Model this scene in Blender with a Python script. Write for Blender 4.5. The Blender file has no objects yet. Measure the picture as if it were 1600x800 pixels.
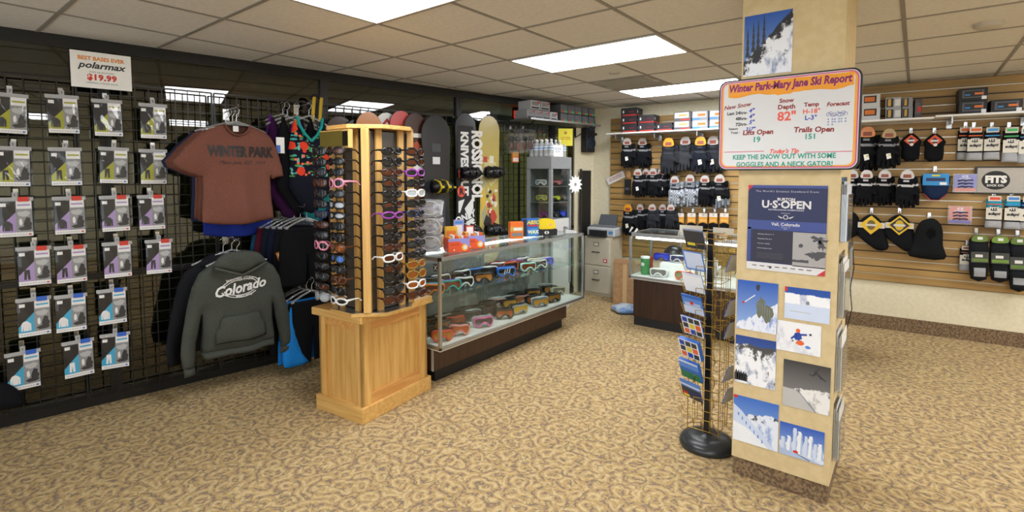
import bpy, bmesh, math, random
import numpy as np
from mathutils import Vector, Matrix
random.seed(7)
R=math.radians; PI=math.pi
S=bpy.context.scene; COL=S.collection
# ---------------------------------------------------------------- camera, world, exposure
FPX=795.0; PCY=320.0; EYE=1.56
PITCH=math.atan(46.5/795); YAW=math.atan(631/795.0)
cam=bpy.data.objects.new('camera',bpy.data.cameras.new('camera')); COL.objects.link(cam)
cam.location=(0,0,EYE); cam.rotation_euler=(PI/2-PITCH,0,YAW)
cam.data.sensor_width=36; cam.data.lens=FPX/1600*36; cam.data.shift_y=-(400-PCY)/1600
cam.data.clip_start=.05; S.camera=cam
S.view_settings.view_transform='Standard'; S.view_settings.look='None'
S.view_settings.gamma=1; S.view_settings.use_curve_mapping=False
S.view_settings.exposure=0.17
SKY=3.4            # sky fill entering by window openings added in the unseen rear wall
LAMP=16.0          # strength of the ceiling diffusers
DOWN=22.0
w=bpy.data.worlds.new('world'); S.world=w; w.use_nodes=True
w.node_tree.nodes['Background'].inputs[0].default_value=(.86,.93,1,1)
w.node_tree.nodes['Background'].inputs[1].default_value=SKY
S.cycles.use_denoising=True
S.cycles.max_bounces=10; S.cycles.transparent_max_bounces=24
S.cycles.caustics_reflective=False; S.cycles.caustics_refractive=False
S.cycles.sample_clamp_indirect=6
# ---------------------------------------------------------------- pixel -> place helpers
_c,_s=math.cos(YAW),math.sin(YAW)
FWD=Vector((-_s*math.cos(PITCH),_c*math.cos(PITCH),-math.sin(PITCH))); RGT=Vector((_c,_s,0)); UPV=RGT.cross(FWD)
EYEV=Vector((0,0,EYE))
def ray(u,v): return FWD+RGT*((u-800)/FPX)-UPV*((v-PCY)/FPX)
def onz(u,v,z): r=ray(u,v); return EYEV+r*((z-EYE)/r.z)
def onx(u,v,x): r=ray(u,v); return EYEV+r*(x/r.x)
def ony(u,v,y): r=ray(u,v); return EYEV+r*(y/r.y)
class Wall:
    def __init__(s,o,ang):
        s.o=Vector(o); s.a=ang; s.d=Vector((math.cos(ang),math.sin(ang),0)); s.n=Vector((math.sin(ang),-math.cos(ang),0))
    def pt(s,x,off,z): p=s.o+s.d*x+s.n*off; return Vector((p.x,p.y,z))
    def px(s,u,v,off=.06):
        r=ray(u,v); t=((s.o-EYEV).dot(s.n)+off)/r.dot(s.n); P=EYEV+r*t
        return (P-s.o).dot(s.d),P.z
    def at(s,u,v,off=.06): x,z=s.px(u,v,off); return s.pt(x,off,z)
LW=Wall((-4.36,.5,0),math.atan2(.987,.158))       # left partition
BW=Wall((-3.4,6.15,0),math.atan2(.061,1))         # back wall
# ---------------------------------------------------------------- materials
def lin(h):
    h=h.lstrip('#'); out=[]
    for i in (0,2,4):
        v=int(h[i:i+2],16)/255; out.append(v/12.92 if v<=.04045 else ((v+.055)/1.055)**2.4)
    return (*out,1)
MC={}
def newmat(name):
    m=bpy.data.materials.new(name); m.use_nodes=True; nt=m.node_tree; b=nt.nodes['Principled BSDF']
    return m,nt,b
def node(nt,t,**k):
    n=nt.nodes.new(t)
    for a,v in k.items():
        if a[0]=='_': setattr(n,a[1:],v)
        else: n.inputs[a.replace('9',' ')].default_value=v
    return n
def mixc(nt,fac,a,b):
    n=nt.nodes.new('ShaderNodeMix'); n.data_type='RGBA'
    for sock,v in ((0,fac),(6,a),(7,b)):
        if hasattr(v,'is_linked') or isinstance(v,bpy.types.NodeSocket): nt.links.new(v,n.inputs[sock])
        else: n.inputs[sock].default_value=v
    return n.outputs[2]
def c(h,kind='',rough=None):
    k=(h,kind,rough)
    if k in MC: return MC[k]
    m,nt,b=newmat('paint_'+(kind or 'matte')+'_'+h.strip('#')); L=nt.links
    tc=nt.nodes.new('ShaderNodeTexCoord')
    sc={'cloth':90,'metal':30}.get(kind,14); amt={'cloth':.22,'metal':.06,'gloss':.03}.get(kind,.07)
    ns=node(nt,'ShaderNodeTexNoise',Scale=sc,Detail=3.0); L.new(tc.outputs['Object'],ns.inputs['Vector'])
    col=lin(h); dk=tuple(x*(1-amt) for x in col[:3])+(1,); lt=tuple(min(1,x*(1+amt)) for x in col[:3])+(1,)
    L.new(mixc(nt,ns.outputs['Fac'],dk,lt),b.inputs['Base Color'])
    b.inputs['Roughness'].default_value=rough if rough is not None else {'cloth':.92,'metal':.3,'gloss':.14,'shine':.3}.get(kind,.55)
    if kind=='metal': b.inputs['Metallic'].default_value=.9
    if kind=='cloth':
        bp=node(nt,'ShaderNodeBump',Strength=.25,Distance=.002); L.new(ns.outputs['Fac'],bp.inputs['Height']); L.new(bp.outputs[0],b.inputs['Normal'])
        b.inputs['Specular IOR Level'].default_value=.15
    MC[k]=m; return m
def emit(h,st):
    k=(h,'emit',st)
    if k in MC: return MC[k]
    m,nt,b=newmat('lamp_'+h.strip('#')); b.inputs['Emission Color'].default_value=lin(h); b.inputs['Emission Strength'].default_value=st
    b.inputs['Base Color'].default_value=lin(h); MC[k]=m; return m
def glass(name,tint='#f4fbf8',refl=1.0,rough=0.0,milk=0.0):
    if name in MC: return MC[name]
    m,nt,b=newmat(name); L=nt.links; out=nt.nodes['Material Output']
    tr=node(nt,'ShaderNodeBsdfTransparent',Color=lin(tint)); gl=node(nt,'ShaderNodeBsdfGlossy',Roughness=rough)
    ge=nt.nodes.new('ShaderNodeNewGeometry'); ir=nt.nodes.new('ShaderNodeMapRange'); ir.inputs['To Min'].default_value=1.5; ir.inputs['To Max'].default_value=1/1.5; L.new(ge.outputs['Backfacing'],ir.inputs[0]); fr=node(nt,'ShaderNodeFresnel'); L.new(ir.outputs[0],fr.inputs['IOR']); mu=node(nt,'ShaderNodeMath',_operation='MULTIPLY'); mu.inputs[1].default_value=refl; mu.use_clamp=True
    L.new(fr.outputs[0],mu.inputs[0]); mx=nt.nodes.new('ShaderNodeMixShader'); L.new(mu.outputs[0],mx.inputs[0]); L.new(tr.outputs[0],mx.inputs[1]); L.new(gl.outputs[0],mx.inputs[2])
    last=mx.outputs[0]
    if milk:
        d=node(nt,'ShaderNodeBsdfDiffuse',Color=(.8,.82,.84,1)); m2=nt.nodes.new('ShaderNodeMixShader'); m2.inputs[0].default_value=milk
        L.new(last,m2.inputs[1]); L.new(d.outputs[0],m2.inputs[2]); last=m2.outputs[0]
    L.new(last,out.inputs[0]); MC[name]=m; return m
def plastic():
    # crinkled clear bag: transparent with broken highlights
    if 'bag' in MC: return MC['bag']
    m=glass('clear_plastic','#fdfdfd',.8,.04,0); nt=m.node_tree; L=nt.links
    tc=nt.nodes.new('ShaderNodeTexCoord'); ns=node(nt,'ShaderNodeTexNoise',Scale=11.0,Detail=1.5); L.new(tc.outputs['Object'],ns.inputs['Vector'])
    bp=node(nt,'ShaderNodeBump',Strength=1.0,Distance=.02); L.new(ns.outputs['Fac'],bp.inputs['Height'])
    for n in nt.nodes:
        if n.bl_idname in('ShaderNodeBsdfGlossy','ShaderNodeFresnel'): L.new(bp.outputs[0],n.inputs['Normal'])
    MC['bag']=m; return m
def wood(name,a,b_,axis='z',scale=1.0,rough=.38):
    if name in MC: return MC[name]
    m,nt,b=newmat(name); L=nt.links; tc=nt.nodes.new('ShaderNodeTexCoord'); mp=nt.nodes.new('ShaderNodeMapping')
    s=[26*scale]*3; s['xyz'.index(axis)]=1.6*scale; mp.inputs['Scale'].default_value=s
    L.new(tc.outputs['Object'],mp.inputs[0]); ns=node(nt,'ShaderNodeTexNoise',Scale=1.5,Detail=6.0,Distortion=.6); L.new(mp.outputs[0],ns.inputs['Vector'])
    rp=nt.nodes.new('ShaderNodeValToRGB'); rp.color_ramp.elements[0].position=.3; rp.color_ramp.elements[1].position=.72
    rp.color_ramp.elements[0].color=lin(a); rp.color_ramp.elements[1].color=lin(b_); L.new(ns.outputs['Fac'],rp.inputs[0]); L.new(rp.outputs[0],b.inputs['Base Color'])
    b.inputs['Roughness'].default_value=rough; MC[name]=m; return m
def carpet():
    m,nt,b=newmat('patterned_carpet'); L=nt.links; tc=nt.nodes.new('ShaderNodeTexCoord')
    def contour(scale,freq,width,seed,dist=1.2):
        mp=nt.nodes.new('ShaderNodeMapping'); mp.inputs['Location'].default_value=(seed,seed*1.7,seed*.3); L.new(tc.outputs['Object'],mp.inputs[0])
        ns=node(nt,'ShaderNodeTexNoise',Scale=scale,Detail=1.5,Distortion=dist); L.new(mp.outputs[0],ns.inputs['Vector'])
        a=node(nt,'ShaderNodeMath',_operation='MULTIPLY'); a.inputs[1].default_value=freq; L.new(ns.outputs['Fac'],a.inputs[0])
        s=node(nt,'ShaderNodeMath',_operation='SINE'); L.new(a.outputs[0],s.inputs[0])
        g=nt.nodes.new('ShaderNodeMapRange'); g.inputs['From Min'].default_value=width; g.inputs['From Max'].default_value=width+.25; L.new(s.outputs[0],g.inputs[0]); return g.outputs[0]
    def gate(scale,lo,hi,seed):
        mp=nt.nodes.new('ShaderNodeMapping'); mp.inputs['Location'].default_value=(seed,seed,0); L.new(tc.outputs['Object'],mp.inputs[0])
        ns=node(nt,'ShaderNodeTexNoise',Scale=scale,Detail=1.0); L.new(mp.outputs[0],ns.inputs['Vector'])
        g=nt.nodes.new('ShaderNodeMapRange'); g.inputs['From Min'].default_value=lo; g.inputs['From Max'].default_value=hi; L.new(ns.outputs['Fac'],g.inputs[0]); return g.outputs[0]
    def mul(a,b2):
        n=node(nt,'ShaderNodeMath',_operation='MULTIPLY'); L.new(a,n.inputs[0]); L.new(b2,n.inputs[1]); return n.outputs[0]
    def M(op,a,b2,cl=False):
        n=node(nt,'ShaderNodeMath',_operation=op); n.use_clamp=cl
        for i,v in enumerate((a,b2)):
            if isinstance(v,(int,float)): n.inputs[i].default_value=v
            else: L.new(v,n.inputs[i])
        return n.outputs[0]
    def scroll(scale,rings,seed,warp):
        mp=nt.nodes.new('ShaderNodeMapping'); mp.inputs['Location'].default_value=(seed,seed*.7,0); L.new(tc.outputs['Object'],mp.inputs[0])
        ns=node(nt,'ShaderNodeTexNoise',Scale=scale*1.3,Detail=1.0); L.new(mp.outputs[0],ns.inputs['Vector'])
        ad=nt.nodes.new('ShaderNodeMix'); ad.data_type='VECTOR'; ad.inputs[0].default_value=warp; L.new(mp.outputs[0],ad.inputs[4]); L.new(ns.outputs['Color'],ad.inputs[5])
        v=node(nt,'ShaderNodeTexVoronoi',Scale=scale,_voronoi_dimensions='2D'); L.new(ad.outputs[1],v.inputs['Vector'])
        return M('SINE',M('ADD',M('MULTIPLY',v.outputs['Distance'],rings*6.28),M('MULTIPLY',ns.outputs['Fac'],7.0)),0)
    s1=scroll(9.5,2.5,2.0,.07); s2=scroll(13.0,2.4,9.3,.08)
    cr=M('MULTIPLY',M('MULTIPLY',M('SUBTRACT',s1,.35),2.2,True),gate(34,.34,.5,5)); pu=M('MULTIPLY',M('MULTIPLY',M('SUBTRACT',M('MULTIPLY',s1,-1.0),.45),2.6,True),gate(42,.40,.56,9)); gr=M('MULTIPLY',M('MULTIPLY',M('SUBTRACT',s2,.6),3.0,True),gate(20,.47,.58,4))
    ye=gate(55,.56,.66,7)
    base=mixc(nt,gate(90,.3,.7,3),lin('#a0875f'),lin('#b49c70')); col=mixc(nt,M('MULTIPLY',ye,.5),base,lin('#c2a050'))
    col=mixc(nt,M('MULTIPLY',cr,.6),col,lin('#ccb78e')); col=mixc(nt,M('MULTIPLY',pu,.72),col,lin('#6c5a60')); col=mixc(nt,M('MULTIPLY',gr,.75),col,lin('#6b6556'))
    L.new(col,b.inputs['Base Color']); b.inputs['Roughness'].default_value=.97; b.inputs['Specular IOR Level'].default_value=.1
    ns=node(nt,'ShaderNodeTexNoise',Scale=260.0,Detail=2.0); L.new(tc.outputs['Object'],ns.inputs['Vector'])
    bp=node(nt,'ShaderNodeBump',Strength=.5,Distance=.004); L.new(ns.outputs['Fac'],bp.inputs['Height']); L.new(bp.outputs[0],b.inputs['Normal'])
    return m
def noisy(name,a,b_,scale,lo=.4,hi=.6,rough=.8,bump=0):
    if name in MC: return MC[name]
    m,nt,b=newmat(name); L=nt.links; tc=nt.nodes.new('ShaderNodeTexCoord'); ns=node(nt,'ShaderNodeTexNoise',Scale=scale,Detail=5.0); L.new(tc.outputs['Object'],ns.inputs['Vector'])
    g=nt.nodes.new('ShaderNodeMapRange'); g.inputs['From Min'].default_value=lo; g.inputs['From Max'].default_value=hi; L.new(ns.outputs['Fac'],g.inputs[0])
    L.new(mixc(nt,g.outputs[0],lin(a),lin(b_)),b.inputs['Base Color']); b.inputs['Roughness'].default_value=rough
    if bump:
        bp=node(nt,'ShaderNodeBump',Strength=bump,Distance=.004); L.new(ns.outputs['Fac'],bp.inputs['Height']); L.new(bp.outputs[0],b.inputs['Normal'])
    MC[name]=m; return m
WALLC=noisy('cream_wall_paint','#dbd2b4','#e1d9bd',30,rough=.85)
OAK=wood('honey_oak','#c08f49','#dcb36c','z'); OAKX=wood('honey_oak_rails','#c4944e','#deb670','x')
DARKW=wood('dark_walnut_laminate','#24150e','#3d2519','z',1.2,.4)
SLAT=wood('slatwall_veneer','#96733c','#bb975a','x',.35,.5)
BLACK=c('#141416'); CHROME=c('#c4c6c8','metal',.22); ALU=c('#aeb2b4','metal',.35); GLS=glass('case_glass','#fafefc'); WHITE=c('#e8e8e6'); PAPER=c('#efefec')
WIRE=c('#0d0d0e','',.4); PVC=glass('clear_hard_plastic','#fafbfb',1.5,.05,.05)
def photomat(name,top,bot,base,amp,slope,rock,snow,shade,rockamt=.5,sc=9,seed=0,aspect=1.4,w=.17):
    # printed mountain photograph: sky above a ragged ridge, snow and rock below
    m,nt,b=newmat(name); L=nt.links; tc=nt.nodes.new('ShaderNodeTexCoord'); sp=nt.nodes.new('ShaderNodeSeparateXYZ'); L.new(tc.outputs['Generated'],sp.inputs[0])
    def M(op,a,b2,cl=False):
        n=node(nt,'ShaderNodeMath',_operation=op); n.use_clamp=cl
        for i,v in enumerate((a,b2)):
            if isinstance(v,(int,float)): n.inputs[i].default_value=v
            else: L.new(v,n.inputs[i])
        return n.outputs[0]
    def N(scale,det,sx=1,sz=1,off=0):
        mp=nt.nodes.new('ShaderNodeMapping'); mp.inputs['Scale'].default_value=(sx,1,sz*aspect); mp.inputs['Location'].default_value=(seed+off,0,seed*2+off); L.new(tc.outputs['Generated'],mp.inputs[0])
        n=node(nt,'ShaderNodeTexNoise',Scale=scale,Detail=det,Roughness=.65); L.new(mp.outputs[0],n.inputs['Vector']); return n.outputs['Fac']
    x,z=sp.outputs[0],sp.outputs[2]
    r1=N(3.5,6,1,.02); ridge=M('ADD',M('ADD',base,M('MULTIPLY',M('SUBTRACT',r1,.5),amp*4)),M('MULTIPLY',M('SUBTRACT',x,.5),slope))
    below=M('MULTIPLY',M('SUBTRACT',ridge,z),60,True)
    skyc=mixc(nt,M('MULTIPLY',z,1,True),lin(bot),lin(top)); n2=N(sc,7,1,.7,3); depth=M('MULTIPLY',M('SUBTRACT',ridge,z),2.5,True)
    rk=M('MULTIPLY',M('SUBTRACT',M('SUBTRACT',n2,M('MULTIPLY',depth,.25)),1-rockamt*.55-.2),14,True); n3=N(sc*.6,5,1.3,.6,7); sh=M('MULTIPLY',M('SUBTRACT',n3,.5),9,True)
    g=mixc(nt,rk,mixc(nt,sh,lin(snow),lin(shade)),lin(rock)); L.new(mixc(nt,below,skyc,g),b.inputs['Base Color']); b.inputs['Roughness'].default_value=.3; return m
def tropical():
    m,nt,b=newmat('tropical_print'); L=nt.links; tc=nt.nodes.new('ShaderNodeTexCoord'); col=lin('#10121f')
    sp=nt.nodes.new('ShaderNodeSeparateXYZ'); L.new(tc.outputs['Object'],sp.inputs[0]); out=col
    for i,(h,sx,sz,rot,th,seed) in enumerate((('#4f8a4a',14,34,.7,.33,1),('#3f9f96',13,36,-.8,.30,4),('#6fb0a0',30,12,.3,.25,8),('#d43d26',11,11,0,.36,2),('#e8674a',22,22,0,.22,6))):
        mp=nt.nodes.new('ShaderNodeMapping'); mp.inputs['Location'].default_value=(seed,0,seed); mp.inputs['Rotation'].default_value=(0,rot,0); mp.inputs['Scale'].default_value=(sx,0,sz); L.new(tc.outputs['Object'],mp.inputs[0])
        ns=node(nt,'ShaderNodeTexNoise',Scale=1.2); L.new(mp.outputs[0],ns.inputs['Vector']); ad=nt.nodes.new('ShaderNodeMix'); ad.data_type='VECTOR'; ad.inputs[0].default_value=.25; L.new(mp.outputs[0],ad.inputs[4]); L.new(ns.outputs['Color'],ad.inputs[5])
        v=node(nt,'ShaderNodeTexVoronoi',Scale=1.25); L.new(ad.outputs[1],v.inputs['Vector']); lt=node(nt,'ShaderNodeMath',_operation='LESS_THAN'); L.new(v.outputs['Distance'],lt.inputs[0]); lt.inputs[1].default_value=th
        out=mixc(nt,lt.outputs[0],out,lin(h))
    z=node(nt,'ShaderNodeMath',_operation='LESS_THAN'); L.new(sp.outputs[2],z.inputs[0]); z.inputs[1].default_value=-.49
    L.new(mixc(nt,z.outputs[0],out,col),b.inputs['Base Color']); b.inputs['Roughness'].default_value=.8; b.inputs['Specular IOR Level'].default_value=.15; return m
# ---------------------------------------------------------------- mesh builder
_fonts={}
def glyphs(s,size,bold,shear,align,sp=1.0):
    k=(s,size,bold,shear,align,sp)
    if k not in _fonts:
        cu=bpy.data.curves.new('t','FONT'); cu.body=s; cu.size=size; cu.offset=bold*size; cu.shear=shear; cu.align_x=align; cu.resolution_u=2; cu.space_character=sp
        o=bpy.data.objects.new('t',cu); COL.objects.link(o); dg=bpy.context.evaluated_depsgraph_get(); me=o.evaluated_get(dg).to_mesh()
        _fonts[k]=([tuple(v.co) for v in me.vertices],[tuple(p.vertices) for p in me.polygons]); o.evaluated_get(dg).to_mesh_clear()
        bpy.data.objects.remove(o); bpy.data.curves.remove(cu)
    return _fonts[k]
class MB:
    def __init__(s): s.v=[]; s.f=[]; s.m=[]; s.s=[]; s.M=None
    def add(s,vs,fs,m=0,sm=False):
        o=len(s.v)
        s.v+= [tuple(s.M@Vector(p)) for p in vs] if s.M else [tuple(p) for p in vs]
        for f in fs: s.f.append(tuple(o+i for i in f)); s.m.append(m); s.s.append(sm)
    def box(s,x0,x1,y0,y1,z0,z1,m=0):
        s.add([(x,y,z) for x in(x0,x1) for y in(y0,y1) for z in(z0,z1)],[(0,1,3,2),(4,6,7,5),(0,4,5,1),(2,3,7,6),(0,2,6,4),(1,5,7,3)],m)
    def prism(s,pts,y0,y1,m=0,sm=False):       # outline in x,z; thickness along y
        n=len(pts); s.add([(x,y0,z) for x,z in pts]+[(x,y1,z) for x,z in pts],[tuple(range(n)),tuple(range(2*n-1,n-1,-1))],m)
        s.add([(x,y0,z) for x,z in pts]+[(x,y1,z) for x,z in pts],[(i,i+n,(i+1)%n+n,(i+1)%n) for i in range(n)],m,sm)
    def plate(s,pts,z0,z1,m=0):                # outline in x,y; thickness along z
        n=len(pts); s.add([(x,y,z0) for x,y in pts]+[(x,y,z1) for x,y in pts],[tuple(range(n-1,-1,-1)),tuple(range(n,2*n))]+[(i,(i+1)%n,(i+1)%n+n,i+n) for i in range(n)],m)
    def flat(s,pts,y,m=0): s.add([(x,y,z) for x,z in pts],[tuple(range(len(pts)))],m)
    def rect(s,x0,x1,z0,z1,y,m=0): s.flat([(x0,z0),(x1,z0),(x1,z1),(x0,z1)],y,m)
    def loft(s,rings,m=0,cap=True,sm=True,closed=True):
        n=len(rings[0]); vs=[p for r in rings for p in r]; fs=[]
        for a in range(len(rings)-1):
            for i in range(n if closed else n-1): j=(i+1)%n; fs.append((a*n+i,a*n+j,(a+1)*n+j,(a+1)*n+i))
        s.add(vs,fs,m,sm)
        if cap and closed: s.add(rings[0],[tuple(range(n-1,-1,-1))],m); s.add(rings[-1],[tuple(range(n))],m)
    def tube(s,path,r,m=0,n=6,closed=False,sm=True):
        P=[Vector(p) for p in path]; N=len(P); rings=[]; up=None
        for i in range(N):
            a=P[(i-1)%N] if (closed or i>0) else P[i]; b=P[(i+1)%N] if (closed or i<N-1) else P[i]
            d=(b-a).normalized()
            if up is None: up=Vector((0,0,1)) if abs(d.z)<.9 else Vector((1,0,0))
            x=d.cross(up).normalized(); up=x.cross(d).normalized(); rr=r[i] if isinstance(r,(list,tuple)) else r
            rings.append([P[i]+(x*math.cos(2*PI*k/n)+up*math.sin(2*PI*k/n))*rr for k in range(n)])
        if closed: rings.append(rings[0])
        s.loft(rings,m,not closed,sm)
    def lathe(s,prof,cx=0,cy=0,m=0,n=20,sm=True):
        s.loft([[(cx+r*math.cos(2*PI*k/n),cy+r*math.sin(2*PI*k/n),z) for k in range(n)] for r,z in prof],m,True,sm)
    def ell(s,cx,cy,cz,rx,ry,rz,m=0,n=12,k=7):
        s.loft([[(cx+rx*math.sin(PI*(j+.02)/(k+.04))*math.cos(2*PI*i/n),cy+ry*math.sin(PI*(j+.02)/(k+.04))*math.sin(2*PI*i/n),cz-rz*math.cos(PI*(j+.02)/(k+.04))) for i in range(n)] for j in range(k+1)],m)
    def disc(s,x,z,r,y,m=0,n=16,rz=None): s.flat([(x+r*math.cos(2*PI*i/n),z+(rz or r)*math.sin(2*PI*i/n)) for i in range(n)],y,m)
    def text(s,t,size,x,z,y,m=0,bold=0,shear=0,align='CENTER',rot=0,sx=1,sp=1.0):
        vs,fs=glyphs(t,size,bold,shear,align,sp); ca,sa=math.cos(rot),math.sin(rot)
        s.add([(x+(a*sx*ca-b*sa),y-c_,z+(a*sx*sa+b*ca)) for a,b,c_ in vs],fs,m)
    def puff(s,pts,step,depth,m=0,fold=None,back=1.0,ew=None,y0=0,mf=None):
        bm=bmesh.new(); bm.faces.new([bm.verts.new((x,0,z)) for x,z in pts])
        xs=[p[0] for p in pts]; zs=[p[1] for p in pts]
        for k in range(int((max(xs)-min(xs))/step)+1):
            bmesh.ops.bisect_plane(bm,geom=bm.verts[:]+bm.edges[:]+bm.faces[:],plane_co=(min(xs)+(k+.5)*step,0,0),plane_no=(1,0,0))
        for k in range(int((max(zs)-min(zs))/step)+1):
            bmesh.ops.bisect_plane(bm,geom=bm.verts[:]+bm.edges[:]+bm.faces[:],plane_co=(0,0,min(zs)+(k+.5)*step),plane_no=(0,0,1))
        bm.verts.index_update(); V=np.array([(v.co.x,v.co.z) for v in bm.verts]); A=np.array(pts); B=np.roll(A,-1,0); D=np.full(len(V),9.)
        for a,b in zip(A,B):
            e=b-a; t=np.clip(((V-a)@e)/max(1e-12,e@e),0,1); D=np.minimum(D,np.hypot(*(V-(a+t[:,None]*e)).T))
        ew=ew or depth*1.6; T=depth*np.sqrt(np.clip(1-(1-np.clip(D/ew,0,1))**2,0,1))
        F=np.array([fold(x,z) if fold else 0 for x,z in V]); n=len(V); bd=D<1e-5
        fr=[(x,y0-t+f,z) for (x,z),t,f in zip(V,T,F)]; bk=[(x,y0+t*back+f,z) for (x,z),t,f in zip(V,T,F)]
        fa=[tuple(v.index for v in f.verts) for f in bm.faces]
        def mi(f): 
            if not mf: return m
            p=V[list(f)].mean(0); return mf(p[0],p[1])
        for f in fa: s_o=None
        o=len(s.v); allv=fr+bk
        s.v+= [tuple(s.M@Vector(p)) for p in allv] if s.M else allv
        for f in fa:
            k=mi(f); s.f.append(tuple(o+i for i in f)); s.m.append(k); s.s.append(True)
            s.f.append(tuple(o+(i if bd[i] else i+n) for i in reversed(f))); s.m.append(k); s.s.append(True)
        bm.free()
    def mesh(s,name,mats):
        me=bpy.data.meshes.new(name); me.from_pydata(s.v,[],s.f)
        for x in mats: me.materials.append(x)
        me.polygons.foreach_set('material_index',s.m); me.polygons.foreach_set('use_smooth',s.s); me.update(); return me
def smoothpts(pts,k=4,closed=True):
    out=[]; n=len(pts)
    for i in range(n if closed else n-1):
        p0,p1,p2,p3=[Vector(pts[(i+j)%n] if closed else pts[min(max(i+j,0),n-1)]) for j in(-1,0,1,2)]
        for q in range(k):
            t=q/k; out.append(tuple(.5*((2*p1)+(p2-p0)*t+(2*p0-5*p1+4*p2-p3)*t*t+(3*p1-3*p2+p3-p0)*t**3)))
    if not closed: out.append(tuple(pts[-1]))
    return out
CACHE={}
def mesh_of(key,fn,mats,name):
    k=(key,tuple(m.name for m in mats))
    if key is None or k not in CACHE:
        mb=MB(); fn(mb); me=mb.mesh(name,mats)
        if key is None: return me
        CACHE[k]=me
    return CACHE[k]
def thing(name,label,cat,loc,rz=0,group=None,rx=0,ry=0,sc=1,kind=None):
    o=bpy.data.objects.new(name,None); COL.objects.link(o); o.location=loc; o.rotation_euler=(rx,ry,rz); o.empty_display_size=.05
    if sc!=1: o.scale=(sc,)*3 if not isinstance(sc,tuple) else sc
    if kind: o['kind']=kind
    if label: o['label']=label; o['category']=cat
    if group: o['group']=group
    return o
def part(par,name,key,fn,mats,loc=(0,0,0),rot=(0,0,0),label=None,bev=0):
    if not isinstance(mats,(list,tuple)): mats=[mats]
    o=bpy.data.objects.new(name,mesh_of(key,fn,mats,name)); COL.objects.link(o); o.parent=par; o.location=loc; o.rotation_euler=rot
    if label: o['label']=label
    if bev: b=o.modifiers.new('bevel','BEVEL'); b.width=bev; b.segments=2; b.limit_method='ANGLE'
    return o
def solo(name,label,cat,key,fn,mats,loc=(0,0,0),rz=0,group=None,rx=0,ry=0,sc=1,kind=None,bev=0):
    o=part(None,name,key,fn,mats,loc,(rx,ry,rz),bev=bev)
    if sc!=1: o.scale=(sc,)*3 if not isinstance(sc,tuple) else sc
    if label: o['label']=label; o['category']=cat
    if group: o['group']=group
    if kind: o['kind']=kind
    return o
def struct(name,fn,mats,loc=(0,0,0),rz=0): return solo(name,None,None,None,fn,mats,loc,rz,kind='structure')
ORD='first second third fourth fifth sixth seventh eighth ninth tenth eleventh twelfth thirteenth fourteenth fifteenth sixteenth'.split()
def bx(*a,m=0): return lambda mb: mb.box(*a,m=m)
# ================================================================ THE ROOM
CEIL=2.455; GX,GY,T=-2.53,1.909,.61
struct('floor',bx(-4.42,4.2,-3.2,6.8,-.06,0),[carpet()])
struct('ceiling',bx(-6.6,4.2,-3.2,7.0,CEIL,CEIL+.1),[noisy('ceiling_tile','#d6d2cb','#dcd9d3',40,rough=.95,bump=.25)])
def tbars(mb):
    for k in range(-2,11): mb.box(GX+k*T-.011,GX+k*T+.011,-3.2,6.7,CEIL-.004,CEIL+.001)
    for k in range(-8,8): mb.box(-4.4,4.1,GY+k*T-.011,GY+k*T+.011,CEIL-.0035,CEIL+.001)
struct('trim_1',tbars,[c('#8f8a82')])['label']='thin ceiling tile grid bars, coloured darker for their shadow gaps'  # beige bars given a darker colour in place of tile shadow gaps
def bwall(mb): mb.box(-.1,6.6,0,.12,0,CEIL)
struct('wall_back',bwall,[WALLC],BW.pt(0,0,0),BW.a)
struct('wall_right',bx(3.6,3.72,-3.2,6.7,0,CEIL),[WALLC])
struct('wall_rear',lambda mb:(mb.box(-4.6,3.7,-3.2,-3.1,0,.5),mb.box(-4.6,-3.9,-3.2,-3.1,.5,CEIL),mb.box(-.6,-.3,-3.2,-3.1,.5,CEIL),mb.box(3.1,3.7,-3.2,-3.1,.5,CEIL),mb.box(-4.6,3.7,-3.2,-3.1,2.3,CEIL)),[WALLC])  # window openings added to let sky light brighten the ceiling
struct('baseboard_back',bx(.0,6.5,-.012,0,0,.135),[noisy('carpet_base_strip','#5d4a38','#8a7355',70,rough=.95)],BW.pt(0,0,0),BW.a)
# left partition: end wall, frames, glass
PE=5.32
struct('wall_left',bx(PE,5.75,0,.12,0,CEIL),[WALLC],LW.pt(0,0,0),LW.a)
def frame(mb):
    mb.box(-3.2,PE,0,.05,CEIL-.075,CEIL); mb.box(-3.2,PE,0,.05,0,.085); mb.box(-3.2,PE,.005,.045,.86,.90)
    for s in (-2.5,-1.0,.503,2.002,3.444,4.9): mb.box(s-.032,s+.032,-.004,.05,.08,CEIL-.07)
DK=c('#121214','',.4)
wf=struct('window_1',frame,[DK],LW.pt(0,0,0),LW.a); wf['label']='dark framed full height glass partition'
part(wf,'pane',None,lambda mb:mb.box(-3.2,PE,.02,.028,.08,CEIL-.07),[glass('partition_glass','#b4b8ac',2.6)])
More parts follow.
